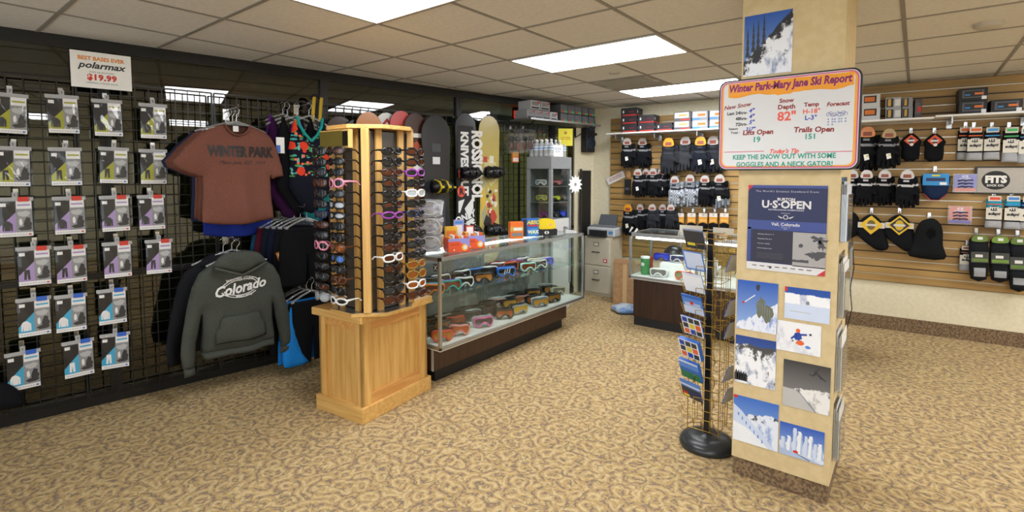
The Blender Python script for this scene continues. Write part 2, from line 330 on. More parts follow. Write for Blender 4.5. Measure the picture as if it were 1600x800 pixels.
# corridor seen through the glass
struct('wall_corridor',lambda mb:(mb.box(-3.5,8,1.5,1.6,0,CEIL)),[noisy('olive_wall_paint','#8f8a52','#98935a',12)],LW.pt(0,0,0),LW.a)
struct('trim_2',lambda mb:(mb.box(-3.5,8,1.38,1.5,CEIL-.2,CEIL)),[c('#1b1b1a')],LW.pt(0,0,0),LW.a)
struct('trim_3',lambda mb:(mb.box(-3.3,PE,.10,.15,0,.5,m=0),mb.box(-3.3,PE,.085,.16,.5,.54,m=1)),[c('#4a4c36'),c('#8d8a5a')],LW.pt(0,0,0),LW.a)
struct('trim_4',lambda mb:(mb.box(1.05,1.12,1.44,1.5,0,2.2),mb.box(1.9,1.97,1.44,1.5,0,2.2),mb.box(3.4,3.46,1.44,1.5,0,2.2)),[c('#6f6c42')],LW.pt(0,0,0),LW.a)
struct('floor_corridor',lambda mb:mb.box(-3.5,8,.05,1.6,-.06,-.002),[noisy('corridor_floor','#5b5446','#6a6250',9)],LW.pt(0,0,0),LW.a)
struct('wall_corridor_end',lambda mb:mb.box(7.9,8,.1,1.6,0,CEIL),[c('#8a8664')],LW.pt(0,0,0),LW.a)
struct('wall_corridor_near',lambda mb:mb.box(-3.6,-3.5,-.1,1.6,0,CEIL),[c('#8a8664')],LW.pt(0,0,0),LW.a)
for (u,v),nm in (((322,113),'nearer the left edge of the picture'),((682,155),'above the snowboards')):
    p=onz(u,v,CEIL)
    t=thing('downlight','round recessed downlight glowing behind the glass partition, '+nm,'ceiling light',(p.x,p.y,CEIL),group='downlights in the corridor')
    part(t,'trim_ring','dlr',lambda mb:mb.lathe([(.085,0),(.1,0),(.1,-.008),(.085,-.006)],n=24),[WHITE])
    part(t,'diffuser','dld',lambda mb:mb.lathe([(.083,-.002),(.083,-.0045),(.001,-.005)],n=24),[emit('#fff2d0',DOWN)])
# fluorescent troffers
def troffer(ix,iy,lab,n=2):
    x0=GX+ix*T; y0=GY+iy*T
    t=thing('ceiling_light',lab,'ceiling light',(x0+n*T/2,y0+T/2,CEIL),group='rectangular ceiling lights' if ix<3 else 'ceiling lights outside the picture')
    hw,hd=n*T/2-.014,T/2-.014
    def fr(mb):
        for a in ((-hw,hw,-hd,-hd+.012),(-hw,hw,hd-.012,hd),(-hw,-hw+.012,-hd,hd),(hw-.012,hw,-hd,hd)): mb.box(*a,-.009,0)
    part(t,'light_frame','trf%d'%n,fr,[c('#d8d6d0')]); part(t,'diffuser','trd%d'%n,bx(-hw+.012,hw-.012,-hd+.012,hd-.012,-.006,-.001),[emit('#f8faff',LAMP)])
troffer(0,-1,'large bright ceiling light cut off by the top edge of the picture')
troffer(0,2,'long bright ceiling light above the long glass case')
troffer(0,5,'long bright ceiling light nearest the back wall, partly behind the board')
for i_,iy in enumerate((5,2,-1,-4,-7)): 
    o=troffer(6,iy,'ceiling light in the row outside the picture, %s from the back wall'%('first second third fourth fifth'.split()[i_]))
def vent(mb):
    mb.box(-.29,.29,-.29,.29,-.006,0)
    for k in range(9): mb.box(-.24,.24,-.24+k*.06-.01,-.24+k*.06+.01,-.012,-.006,m=1)
solo('ceiling_vent','grey louvred vent tile darkened with dust between two ceiling lights','vent',None,vent,[noisy('dusty_tile','#8f8a80','#b5aea2',6),c('#a39d92')],(GX+.305,GY+4.5*T,CEIL))
p=onz(1545,36,CEIL); solo('smoke_detector','round white detector disc on the ceiling above the back wall shelf','detector',None,lambda mb:mb.lathe([(.07,0),(.07,-.018),(.055,-.03),(.001,-.032)],n=24),[c('#bdb6a8')],(p.x,p.y,CEIL))
p=onz(960,113,CEIL); solo('sprinkler_cover','small flat grey sprinkler cover on the ceiling beside the middle light','sprinkler',None,lambda mb:mb.lathe([(.05,0),(.05,-.008),(.001,-.012)],n=20),[c('#b9b2a5')],(p.x,p.y,CEIL))
# ================================================================ PILLAR, BOARD, POSTERS
PX0,PX1,PY0,PY1=-.706,-.27,2.74,3.2
def pil(mb):
    mb.box(PX0,PX1,PY0,PY1,.095,CEIL); mb.box(PX0+.006,PX1-.006,PY0+.006,PY1-.006,0,.095,m=1)
pl=struct('wall_pillar',pil,[noisy('tan_pillar_paint','#cbb68a','#d2be94',24,rough=.8),noisy('carpet_base_strip','#5d4a38','#8a7355',70,rough=.95)])
pl['label']='square tan painted pillar'
def pp(u,v): p=ony(u,v,PY0); return p.x,p.z
def marker(mb,t,size,u,v,m,**k):
    x,z=pp(u,v); mb.text(t,size,x,z,-.001,m,**k)
def board():
    pb=lambda u,v: ony(u,v,PY0-.03); xa=pb(1123,190).x; xb=pb(1345,190).x; za=(pb(1122,264).z+pb(1338,268).z)/2; zb=(pb(1124,125).z+pb(1350,107).z)/2
    t=thing('whiteboard','white marker board with orange title banner and handwritten ski report on the pillar','whiteboard',(0,PY0-.03,0))
    t.rotation_euler=(0,0,0)
    def rr(x0,x1,z0,z1,r):
        out=[]
        for cx,cz,a in ((x1-r,z1-r,0),(x0+r,z1-r,90),(x0+r,z0+r,180),(x1-r,z0+r,270)):
            out+=[(cx+r*math.cos(R(a+i*15)),cz+r*math.sin(R(a+i*15))) for i in range(7)]
        return out
    part(t,'frame',None,lambda mb:mb.prism(rr(xa,xb,za,zb,.04),.0,.028),[BLACK])
    part(t,'writing_surface',None,lambda mb:(mb.prism(rr(xa+.007,xb-.007,za+.007,zb-.007,.036),-.0015,.001,0),
        mb.flat(rr(xa+.010,xb-.010,za+.010,zb-.010,.034),-.0017,1),mb.flat(rr(xa+.016,xb-.016,za+.016,zb-.016,.03),-.0019,2),mb.flat(rr(xa+.024,xb-.026,za+.022,zb-.016,.026),-.0021,0)),[c('#d3d4d6','gloss',.2),c('#c9568a'),c('#e8a53a')])
    def ban(mb):
        W=xb-xa; pts=[]
        for i in range(41):
            f=i/40; pts.append((xa+.045+f*(W-.075),zb-.0185-.001*math.sin(f*30)))
        for i in range(40,-1,-1):
            f=i/40; pts.append((xa+.045+f*(W-.075),zb-.078-.009*abs(math.sin(f*9+.6))-.004*math.sin(f*23)-(.008 if .4<f<.55 else 0)))
        mb.prism(pts,-.0026,-.002,0)
        for k,(m,dx,dz) in enumerate(((2,.0014,-.0014),(1,0,0))): mb.text('Winter Park-Mary Jane Ski Report',.050,(xa+xb)/2+.004+dx,zb-.06+dz,-.0028-.0003*k,m,bold=.035,shear=.15,sx=.74)
    part(t,'title_banner',None,ban,[c('#e79a1e'),c('#7c2350'),c('#e2719a')])
    def hand(mb):
        A=lambda s,z,u,v,m,**k:(lambda q:mb.text(s,z*1.12,q.x,q.z,-.0026,m,**{**k,'bold':k.get('bold',0)+.018}))(pb(u,v))
        A('New Snow',.025,1152,169,0,shear=.3,rot=.1,bold=.01); A('Snow',.024,1229,160,0,bold=.02); A('Depth',.026,1229,170,0,bold=.02); A('Temp',.023,1268,166,0,bold=.02); A('Forecast',.022,1309,165,0,bold=.02,shear=.2)
        for i,(s1,s2) in enumerate((('Last 24hrs-','4"'),('48hrs-','4"'),('72hrs-','5"'))):
            A(s1,.019,1168,178+i*9,1,align='RIGHT',bold=.015); A(s2,.024,1170,176+i*9,2,align='LEFT',shear=.3,bold=.02)
        A('Season',.014,1146,203,1,bold=.01); A('Total -',.014,1149,209,1,bold=.01); A('317"',.021,1172,204,2,shear=.3,bold=.015)
        A('82"',.052,1229,188,3,bold=.012); A('H-18°',.026,1268,177,3,bold=.01); A('L-3°',.026,1267,187,2,bold=.01)
        A('Lifts Open',.029,1184,210,0,bold=.02,shear=.1); A('19',.033,1182,222,4,bold=.012); A('Trails Open',.030,1271,206,0,bold=.02,shear=.1,rot=-.03); A('151',.03,1266,217,4,bold=.012)
        A("Today's Tip",.024,1224,239,3,bold=.02,shear=.4); 
        A('KEEP THE SNOW OUT WITH SOME',.029,1221,248,4,bold=.012,sx=.86); A('GOGGLES AND A NECK GATOR!',.029,1222,260,4,bold=.012,sx=.86)
        for a,b in ((1131,1194),(1258,1332)):
            x0,z0=pb(a,238)[0],pb(a,238)[2]; x1=pb(b,238).x; mb.rect(x0,x1,z0-.0015,z0+.0015,-.0026,5)
        x,z=pb(1309,178)[0],pb(1309,178)[2]
        for k in range(9):
            a=k*.7; mb.tube([(x-.035+.008*k+.008*math.cos(a+q),-.003,z+.004*math.sin(k*2)+.009*math.sin(a+q)) for q in (0,1,2,3,4,5)],.0007,2,4)
        for k in range(14):
            xx=x-.035+.0125*(k%6)+.003*(k%2); zz=z-.022-.012*(k//6)
            for q in range(3): a=q*PI/3+.3; mb.tube([(xx-.004*math.cos(a),-.003,zz-.004*math.sin(a)),(xx+.004*math.cos(a),-.003,zz+.004*math.sin(a))],.0006,6,4)
    part(t,'lettering',None,hand,[c('#8c2f2a'),c('#1d1d22'),c('#2d43b0'),c('#e2604e'),c('#1d9a85'),c('#c72b52'),c('#7f8fd8')])
board()
# printed sheets: every sheet is a thin card with its picture printed on
def sky(mb,w,h,m,n=8,a=.35): pass
def ridge(mb,w,h,base,amp,m,seed,y,n=18,lo=None,x0=0,x1=1,slope=0):
    rnd=random.Random(seed); pts=[]
    hh=rnd.random()
    for i in range(n+1):
        hh=.55*hh+.45*rnd.random(); f=x0+(x1-x0)*i/n; pts.append((-w/2+f*w,-h/2+h*min(1,max(.01,base+slope*(f-.5)+amp*(hh-.5)*2))))
    lo=-h/2 if lo is None else -h/2+lo*h
    mb.flat([(pts[0][0],lo)]+[(pts[-1][0],lo)]+pts[::-1],y,m)
def blob(mb,cx,cz,rx,rz,m,y,seed=0,n=14,j=.25):
    rnd=random.Random(seed); mb.flat([(cx+rx*(1+j*(rnd.random()-.5)*2)*math.cos(2*PI*i/n),cz+rz*(1+j*(rnd.random()-.5)*2)*math.sin(2*PI*i/n)) for i in range(n)],y,m)
PCOL=[c('#2e63b8'),c('#e6ebf3'),c('#7f8794'),c('#34363a'),c('#a9bbdd'),c('#e0642a'),c('#2146a4'),c('#8f9aa8'),c('#c9d6ee'),c('#6b6f5c'),c('#c8281f'),c('#5487d6'),c('#1d2f63'),c('#b8b8b8')]
def skyb(mb,w,h,cols=(12,6,0,11),y=-.0006,z0=.0):
    n=len(cols)
    for i,k in enumerate(cols):
        mb.rect(-w/2,w/2,h/2-h*(1-z0)*(i+1)/n,h/2-h*(1-z0)*i/n,y,k)
def person(mb,x,z,s,y,ja,pa,hd=3):
    blob(mb,x,z+.1*s,.22*s,.3*s,ja,y,3); blob(mb,x+.12*s,z-.3*s,.26*s,.16*s,pa,y-.0001,4); blob(mb,x-.02*s,z+.48*s,.13*s,.14*s,hd,y-.0002,5,j=.05)
    mb.tube([(x-.1*s,y-.001,z+.2*s),(x-.4*s,y-.001,z-.1*s)],.06*s,ja,5); mb.tube([(x+.1*s,y-.001,z+.25*s),(x+.5*s,y-.001,z+.3*s)],.06*s,ja,5)
PM={'top':lambda:photomat('print_top','#2a58ad','#6f93c8',.62,.05,.75,'#2b2d33','#e9edf5','#8f9dbd',.80,5,3),
'rock':lambda:photomat('print_rock','#1f55b4','#8fb0e2',.36,.10,.5,'#6f6e62','#e3e9f7','#8aa2dc',.42,7,8),
'spray':lambda:photomat('print_spray','#16479f','#3c6fc4',.80,.05,0,'#b9c0cf','#eef1f7','#b3bdd6',.3,4,5,.7),
'carve':lambda:photomat('print_carve','#e2e5ec','#d6dae6',1.2,.02,0,'#c4cad8','#eceef3','#d0d5e2',.3,3,2,.8),
'icefall':lambda:photomat('print_icefall','#27468f','#4d70b4',.82,.05,0,'#4c4d50','#eef1f7','#8f9cba',.78,5,11),
'bw':lambda:photomat('print_bw','#3b3b3d','#8e8e90',.44,.05,.1,'#3c3c3e','#e6e6e6','#a6a6a8',.5,7,17),
'peak':lambda:photomat('print_peak','#3a6cc4','#8fb3e8',.66,.09,.1,'#3a3e4a','#dfe7f6','#8fa9dc',.60,6,23),
'hoodoo':lambda:photomat('print_hoodoo','#2b58b8','#8fb0e6',.40,.05,0,'#5a6a94','#d5def0','#8ba0d0',.4,7,31)}
def art(k):
    def f(mb,w,h):
        y=-.0008; mb.rect(-w/2,w/2,-h/2,h/2,-.0005,len(PCOL))
        if k=='top':
            for i,(a,q) in enumerate(((-.42,.02),(-.3,.1),(-.2,.12),(-.08,.2))):
                for j in range(4): mb.flat([((a-.05+.01*j)*w,(q-.2+.11*j)*h),((a+.05-.01*j)*w,(q-.2+.11*j)*h),(a*w,(q-.02+.11*j)*h)],y-.0001*j,3)
        elif k=='rock':
            blob(mb,.1*w,-.02*h,.13*w,.2*h,9,y,8,22,.3); blob(mb,.27*w,-.1*h,.13*w,.17*h,9,y-.0001,19,22,.3); blob(mb,.02*w,.38*h,.05*w,.07*h,3,y-.0003,1)
            for i in range(6): mb.flat([((.0+.06*i)*w,(.12-.03*i)*h),((.02+.06*i)*w,(.12-.03*i)*h),((.03+.06*i)*w,(-.12-.03*i)*h)],y-.0004,2)
            mb.tube([(-.3*w,y-.0005,.06*h),(-.05*w,y-.0005,.22*h)],.016*w,1,5); mb.disc(-.34*w,.05*h,.03*w,y-.0006,10)
        elif k=='spray':
            mb.rect(-w/2,w/2,-h/2,-.02*h,y,8); blob(mb,.02*w,.06*h,.045*w,.06*h,2,y-.0003,4); mb.rect(-.38*w,.1*w,-.26*h,-.24*h,y-.0004,13); mb.rect(-w/2,-w/2+.06*w,h/2-.14*h,h/2,y-.0005,10)
        elif k=='carve': person(mb,0,.0,.5*h,y,6,5,5); mb.disc(-.12*w,-.12*h,.02*w,y-.001,3); mb.disc(.27*w,.17*h,.03*w,y-.001,3); blob(mb,.22*w,-.26*h,.06*w,.05*h,11,y-.001,6)
        elif k=='icefall':
            for i in range(5):
                a=-.46+.06*i
                for j in range(3): mb.flat([((a-.06)*w,(-.45+.05*j)*h),((a+.06)*w,(-.45+.05*j)*h),(a*w,(-.32+.05*j-.01*i)*h)],y-.0001*j,3)
        elif k=='bw':
            mb.flat([(-.5*w,-.5*h),(.2*w,-.5*h),(-.2*w,-.12*h),(-.5*w,-.1*h)],y,13); mb.flat([(.2*w,-.5*h),(.24*w,-.5*h),(-.16*w,-.12*h),(-.19*w,-.12*h)],y-.0001,2)
            x,z=.2*w,.32*h
            for a,q in (((0,.02),(-.06,-.06)),((0,.02),(.12,-.1)),((0,.02),(.03,.09)),((-.06,-.06),(-.14,-.04)),((-.04,.05),(.2,-.12)),((.03,.09),(.08,.12))): mb.tube([(x+a[0]*w,y-.0005,z+a[1]*h),(x+q[0]*w,y-.0005,z+q[1]*h)],.011*w,3,5)
        elif k=='peak':
            mb.flat([(-.5*w,.3*h),(-.3*w,.17*h),(-.1*w,-.02*h),(.2*w,-.25*h),(.45*w,-.5*h),(-.5*w,-.5*h)],y,8); mb.flat([(-.5*w,-.08*h),(-.2*w,-.16*h),(.1*w,-.34*h),(.3*w,-.5*h),(-.5*w,-.5*h)],y-.0002,1)
            for i in range(7): blob(mb,(-.38+.09*i)*w,(.1-.08*i)*h,.014*w,.04*h,11,y-.0003,i,10,.5)
            mb.rect(-w/2,-w/2+.09*w,h/2-.06*h,h/2,y-.0004,10)
        elif k=='hoodoo':
            for i,(a,t) in enumerate(((-.42,.05),(-.28,.12),(-.15,.40),(-.04,.33),(.1,.24),(.2,.28),(.31,.08),(.42,.12))):
                rr_=random.Random(i); P_=[]
                for q in range(9): f_=q/8; P_.append(((a-.065*(1-.45*f_)+rr_.uniform(-.018,.018))*w,(-.38+(t+.38)*f_)*h))
                for q in range(9): f_=1-q/8; P_.append(((a+.07*(1-.5*f_)+rr_.uniform(-.018,.018))*w,(-.38+(t+.38)*f_)*h))
                mb.flat(P_,y-.00005*i,1 if i%2 else 8); mb.flat([(p_[0]*1+.012*w,p_[1]*.9-.03*h) for p_ in P_[9:]]+[(a*w+.02*w,-.36*h),(a*w+.03*w,t*.5*h)],y-.00005*i-.00002,4)
            mb.flat([(-.5*w,-.5*h),(.5*w,-.5*h),(.2*w,-.42*h),(-.5*w,-.3*h)],y-.0005,4); blob(mb,-.12*w,-.32*h,.06*w,.045*h,10,y-.0006,3); mb.tube([(-.1*w,y-.0007,-.36*h),(.2*w,y-.0007,-.48*h)],.008*w,3,4)
    return f
def sheet(name,label,corners,kind,group=None,cat='picture',mats=None,fn=None):
    # corners in the photo: top-left, bottom-right on the pillar's front
    (xa,za),(xb,zb)=pp(*corners[0]),pp(*corners[1]); w,h=abs(xb-xa),abs(za-zb)
    t=solo(name,label,cat,None,lambda mb:(mb.box(-w/2,w/2,-.0004,.0004,-h/2,h/2,m=1),(fn or art(kind))(mb,w,h)),mats or PCOL+[PM[kind]()],((xa+xb)/2,PY0-.003,(za+zb)/2))
    return t
sheet('photo_print','snowy cliff and fir trees print at the top of the pillar above the report board',((1164,27),(1237,112)),'top')
sheet('photo_print','print of a grey rock jutting from blue snow, left under the dark blue poster',((1153,436),(1214,523)),'rock','pillar photo prints')
sheet('photo_print','print of a skier hidden in white powder spray under deep blue sky',((1227,447),(1296,507)),'spray','pillar photo prints')
sheet('photo_print','print of a skier in blue jacket and orange trousers carving in snow',((1214,499),(1282,558)),'carve','pillar photo prints')
sheet('photo_print','print of an ice covered mountain wall with dark fir trees at its lower left',((1150,522),(1211,610)),'icefall','pillar photo prints')
sheet('photo_print','black and white print of a figure jumping high over a snow slope',((1225,560),(1296,650)),'bw','pillar photo prints')
sheet('photo_print','print of a jagged dark peak behind a blue snow slope, lowest left',((1147,615),(1215,706)),'peak','pillar photo prints')
sheet('photo_print','print of frosted ice towers with a small red skier, lowest right',((1219,657),(1287,728)),'hoodoo','pillar photo prints')
def usopen(mb,w,h):
    y=-.0006; mb.rect(-w/2,w/2,-h/2,h/2,y,0); mb.rect(-w/2,w/2,-.02*h,.09*h,y-.0002,1); mb.rect(-w/2,w/2,.47*h,.5*h,y-.0002,1); mb.rect(-w/2,-w/2+.05*w,-.4*h,.0,y-.0002,1)
    mb.rect(-w/2,w/2,-h/2,-.41*h,y-.0003,2); mb.rect(.1*w,w/2,-.42*h,-.03*h,y-.0003,5); mb.rect(-.42*w,.1*w,-.4*h,-.03*h,y-.0003,6)
    blob(mb,.41*w,-.1*h,.08*w,.035*h,3,y-.0005,2,20,.6); blob(mb,.45*w,-.16*h,.04*w,.05*h,3,y-.0005,4,20,.6); blob(mb,.38*w,-.27*h,.1*w,.045*h,3,y-.0005,5,20,.6); blob(mb,.2*w,-.18*h,.03*w,.025*h,3,y-.0005,7); ridge(mb,w,h,.16,.01,3,3,y-.0005,lo=.13,x0=.6,x1=.8)
    mb.flat([(-.5*w,.5*h),(-.43*w,.5*h),(-.5*w,.43*h)],y-.0006,4); mb.flat([(.5*w,-.5*h),(.4*w,-.5*h),(.5*w,-.43*h)],y-.0006,4)
    mb.text('The World\'s Greatest Snowboard Event',.013,0,.42*h,y-.0007,7,sp=1.25); mb.text('BURTON',.019,0,.325*h,y-.0007,2,bold=.03); mb.text('U·S·OPEN',.05,0,.24*h,y-.0007,2,bold=.035)
    mb.text('SNOWBOARDING CHAMPIONSHIPS',.0095,0,.21*h,y-.0007,7,bold=.02); mb.text('PRESENTED BY',.006,0,.175*h,y-.0007,7)
    mb.disc(0,.135*h,.011,y-.0008,2); mb.disc(0,.135*h,.008,y-.0009,0); 
    for s in(-1,1): mb.flat([(s*.01,.125*h),(s*.035,.15*h),(s*.03,.135*h),(s*.02,.12*h)],y-.0008,2)
    mb.text('Vail, Colorado',.021,0,.035*h,y-.0007,2,bold=.02); mb.text('March 2 - 8\n2015',.008,0,.012*h,y-.0007,7)
    for i,t in enumerate(('Half-pipe March 3 - 7','Slopestyle March 4','Concerts nightly','burtonusopen.com')): mb.text(t,.0085,-.36*w,(-.08-.055*i)*h,y-.0007,7,align='LEFT')
    for i in range(4): mb.rect(-.36*w,-.02*w,(-.3-.018*i)*h,(-.294-.018*i)*h,y-.0007,6 if i==9 else 3)
    for i in range(8): mb.rect((-.42+.1*i)*w,(-.36+.1*i)*w,-.455*h,-.445*h,y-.0007,3)
    mb.disc(-.18*w,-.46*h,.006,y-.0008,3)
sheet('poster','large dark blue snowboard event poster with white title, under the report board',((1170,289),(1289,432)),None,cat='poster',fn=usopen,
      mats=[c('#252d55'),c('#3c4d8f'),c('#d9d9dc'),c('#4a4a50'),c('#c9303f'),c('#a5a3a4'),c('#2a2a3e'),c('#c4c8da')])
# papers and holders on the side of the pillar
for i,(z,h,dy,col,lab) in enumerate(((1.76,.30,.16,'#dfe3ea','uppermost leaflet holder on the pillar side, beside the poster top'),(1.40,.30,.16,'#c9cfda','second of the leaflet holders down the side of the pillar, beside the poster'),
        (1.04,.30,.15,'#e4e4e2','third leaflet holder down the side of the pillar, level with the powder print'),(.68,.30,.15,'#e9e9e7','fourth leaflet holder down the side of the pillar, level with the jump print'),(.33,.28,.15,'#d9d9d6','lowest leaflet holder on the side of the pillar'))):
    t=thing('leaflet_holder',lab,'leaflet holder',(PX1,PY0+.14+.01*i,z),PI/2,'leaflet holders on the pillar side')
    part(t,'holder','lhold%.2f'%h,lambda mb,h=h:(mb.box(-.11,.11,-.03,-.027,-h/2,h/2-.08),mb.box(-.11,.11,-.003,-.0005,-h/2,h/2),mb.box(-.11,-.107,-.03,0,-h/2,h/2-.08),mb.box(.107,.11,-.03,0,-h/2,h/2-.08),mb.box(-.11,.11,-.03,0,-h/2,-h/2+.003)),[PVC])
    part(t,'leaflets',None,lambda mb,h=h,i=i:[mb.box(-.1+.004*k,.1-.003*k,-.024+.006*k,-.021+.006*k,-h/2+.004,h/2-.02-.012*((k+i)%3)) for k in range(4)],[c(col)])
p=onz(1330,520,1.55)
def cord(mb): mb.tube([(0,.0,0),(.012,.01,-.15),(-.01,.0,-.32),(.008,.01,-.5),(-.02,.02,-.66),(-.04,.03,-.74)],.004,0,6)
solo('power_cord','thin black cord hanging down beside the end of the back display case','cord',None,cord,[BLACK],(-.395,5.1,.93))
# ================================================================ OAK SUNGLASS STAND
CB=Vector((-2.648,1.84,0)); RZ=R(6.5)
t=thing('display_cabinet','honey oak cabinet with recessed side panels under the sunglass tower','cabinet',CB,RZ)
W_,D_=.45,.645   # x from -W_..0, y 0..D_
def carc(mb):
    i=.012; mb.box(-W_+.04,-.04,.04,D_-.04,.05,.64)
part(t,'body',None,carc,[OAK])
def rails(mb):
    for (x0,x1,y0,y1) in ((-W_+.02,-W_+.09,.02,.05),(-.08,-.02,.02,.05),(-W_+.02,-.02,.022,.05)):pass
    a=.02
    # stiles and rails on all four faces, leaving recessed panels
    for y0,y1 in ((a,a+.022),(D_-a-.022,D_-a)):
        for x0,x1 in ((-W_+a,-W_+a+.06),(-a-.06,-a)): mb.box(x0,x1,y0,y1,.10,.64)
    for x0,x1 in ((-W_+a,-W_+a+.022),(-a-.022,-a)):
        for y0,y1 in ((a,a+.075),(D_-a-.075,D_-a)): mb.box(x0,x1,y0,y1,.10,.64)
rails_=[]
_m=MB(); rails(_m)
for k in range(len(_m.v)//8): part(t,'stile',None,lambda mb,k=k:mb.add(_m.v[8*k:8*k+8],[tuple(i-8*k for i in f) for f in _m.f[6*k:6*k+6]]),[OAK],bev=.002)
def rails2(mb):
    a=.02
    for y0,y1 in ((a+.002,a+.022),(D_-a-.022,D_-a-.002)):
        mb.box(-W_+a+.06,-a-.06,y0,y1,.58,.64)
    for x0,x1 in ((-W_+a+.002,-W_+a+.022),(-a-.022,-a-.002)):
        mb.box(x0,x1,a+.075,D_-a-.075,.575,.64); mb.box(x0,x1,a+.075,D_-a-.075,.10,.165)
_n=MB(); rails2(_n)
for k in range(len(_n.v)//8): part(t,'rail',None,lambda mb,k=k:mb.add(_n.v[8*k:8*k+8],[tuple(i-8*k for i in f) for f in _n.f[6*k:6*k+6]]),[wood('honey_oak_y','#bd8443','#dba765','y')],bev=.002)
part(t,'top',None,bx(-W_-.012,.012,-.012,D_+.005,.64,.69),[OAKX],bev=.005)
part(t,'plinth',None,lambda mb:mb.box(-W_,0,0,D_,0,.10),[OAKX],bev=.004)
TC=Vector((-2.785,2.04,0)); Z0,Z1=.694,1.865
tw=thing('sunglass_rack','octagonal oak tower rack holding rows of sunglasses on the oak cabinet','display rack',(TC.x,TC.y,.69))
oct_=[(.28*math.cos(R(22.5+45*k)),.28*math.sin(R(22.5+45*k))) for k in range(8)]
def rot2(p,a): return [(x*math.cos(a)-y*math.sin(a),x*math.sin(a)+y*math.cos(a)) for x,y in p]
part(tw,'base_plate',None,lambda mb:(mb.plate(rot2(oct_,.03),.0,.022)),[OAKX],bev=.003)
part(tw,'mirror_floor',None,lambda mb:mb.plate([(x*.965,y*.965) for x,y in rot2(oct_,.03)],.022,.025),[c('#9a9c9e','metal',.25)])
part(tw,'top_plate',None,lambda mb:mb.plate(oct_,1.15,1.175),[OAKX],bev=.003)
for k in range(4):
    a=R(-45+90*k); part(tw,'corner_post','towpost',bx(-.024,.024,-.02,.02,.025,1.15),[OAK],(.245*math.cos(a),.245*math.sin(a),0),(0,0,a+PI/2),bev=.003)
part(tw,'core_panel',None,lambda mb:(mb.box(-.165,.165,-.165,.165,.03,1.14)),[c('#4a443e','gloss',.2)])
FACES=[]   # (face angle, tangent offset)
for fa in (-90,0,90,180):
    for so in (-.085,.085):
        a=R(fa); nx,ny=math.cos(a),math.sin(a); tx,ty=-ny,nx
        part(tw,'slat_strip','towstrip',bx(-.02,.02,-.009,.009,.025,1.15),[OAK],(nx*.182+tx*so,ny*.182+ty*so,0),(0,0,a+PI/2))
# gold framed mirror box at the top of the left face
def mir(mb): mb.box(-.15,.15,-.03,0,-.055,.055); mb.box(-.145,.09,-.033,-.030,-.048,.048,m=1); mb.box(.095,.145,-.033,-.03,-.043,.043,m=2)
part(tw,'header_mirror',None,mir,[OAK,c('#b09a4a','metal',.3),c('#3b3a2a','metal',.2)],(.03,-.265,1.085))
def lens_pts(cx,rx,rz,n=14,e=.8):
    return [(cx+rx*math.copysign(abs(math.cos(2*PI*i/n))**e,math.cos(2*PI*i/n)),rz*math.copysign(abs(math.sin(2*PI*i/n))**e,math.sin(2*PI*i/n))) for i in range(n)]
cy_=lambda x:4.2*x*x
def shades(label,loc,rz,fr,le,style,grp,ry=0):
    t=thing('sunglasses',label,'sunglasses',loc,rz,grp,ry=ry,sc=1.08); rx,rzz,e=((.031,.019,.75),(.030,.022,.9),(.033,.017,1.0))[style]
    def fm(mb):
        for s in(-1,1): mb.tube([(x,cy_(x),z) for x,z in lens_pts(s*.036,rx,rzz,14,e)],.0058,0,6,True)
        mb.tube([(-.007,cy_(.007),.006),(0,-.001,.009),(.007,cy_(.007),.006)],.0045,0,5)
    part(t,'frame','shf%d'%style,fm,[fr])
    for s in(-1,1):
        part(t,'lens','shl%d%d'%(style,s),lambda mb:mb.add([(x,cy_(x)-.001,z) for x,z in lens_pts(s*.036,rx,rzz,14,e)]+[(s*.036,cy_(.036)-.005,0)],[(i,(i+1)%14,14) for i in range(14)],0,True),[le])
        part(t,'temple','sht%d%d'%(style,s),lambda mb:mb.tube([(s*.067,cy_(.067),.006),(s*.071,.05,.008),(s*.068,.095,.006),(s*.064,.12,-.012)],[.008,.0055,.004,.0045],0,5),[fr])
FRC=dict(black='#0f0f11',brown='#3a1d12',pink='#d98aa2',white='#dedede',silver='#8d9096',purple='#8a3f9a',gold='#8a6a2a',navy='#1b2444',tortoise='#4b2a14')
LEC=dict(black='#17181b',brown='#4a2210',amber='#8a4a14',blue='#4a78c8',grey='#2c2e33',mirror='#aab0b8',pink='#7d3a4a')
cols=[(-90,-.085,'left face left column'),(-90,.085,'left face right column'),(0,-.085,'right face left column'),(0,.085,'right face right column')]
LEFT=[[('black','black')]*15,[('black','black')]*15,[('black','black')]*15,[('black','black')]*15]
sp={(0,3):('brown','brown'),(0,6):('navy','grey'),(0,7):('brown','brown'),(0,9):('pink','black'),(0,14):('silver','mirror'),(1,3):('pink','black'),(1,5):('black','mirror'),(1,6):('black','mirror'),(1,9):('tortoise','amber'),(1,10):('black','blue'),(1,12):('tortoise','brown'),(1,14):('white','black'),
 (2,2):('brown','brown'),(2,6):('purple','black'),(2,9):('brown','brown'),(2,10):('white','brown'),(2,11):('black','brown'),(2,14):('brown','brown'),(3,2):('purple','black'),(3,4):('white','mirror'),(3,6):('navy','black'),(3,11):('gold','amber'),(3,12):('gold','amber'),(3,13):('white','amber'),(3,14):('brown','brown')}
rnd=random.Random(3)
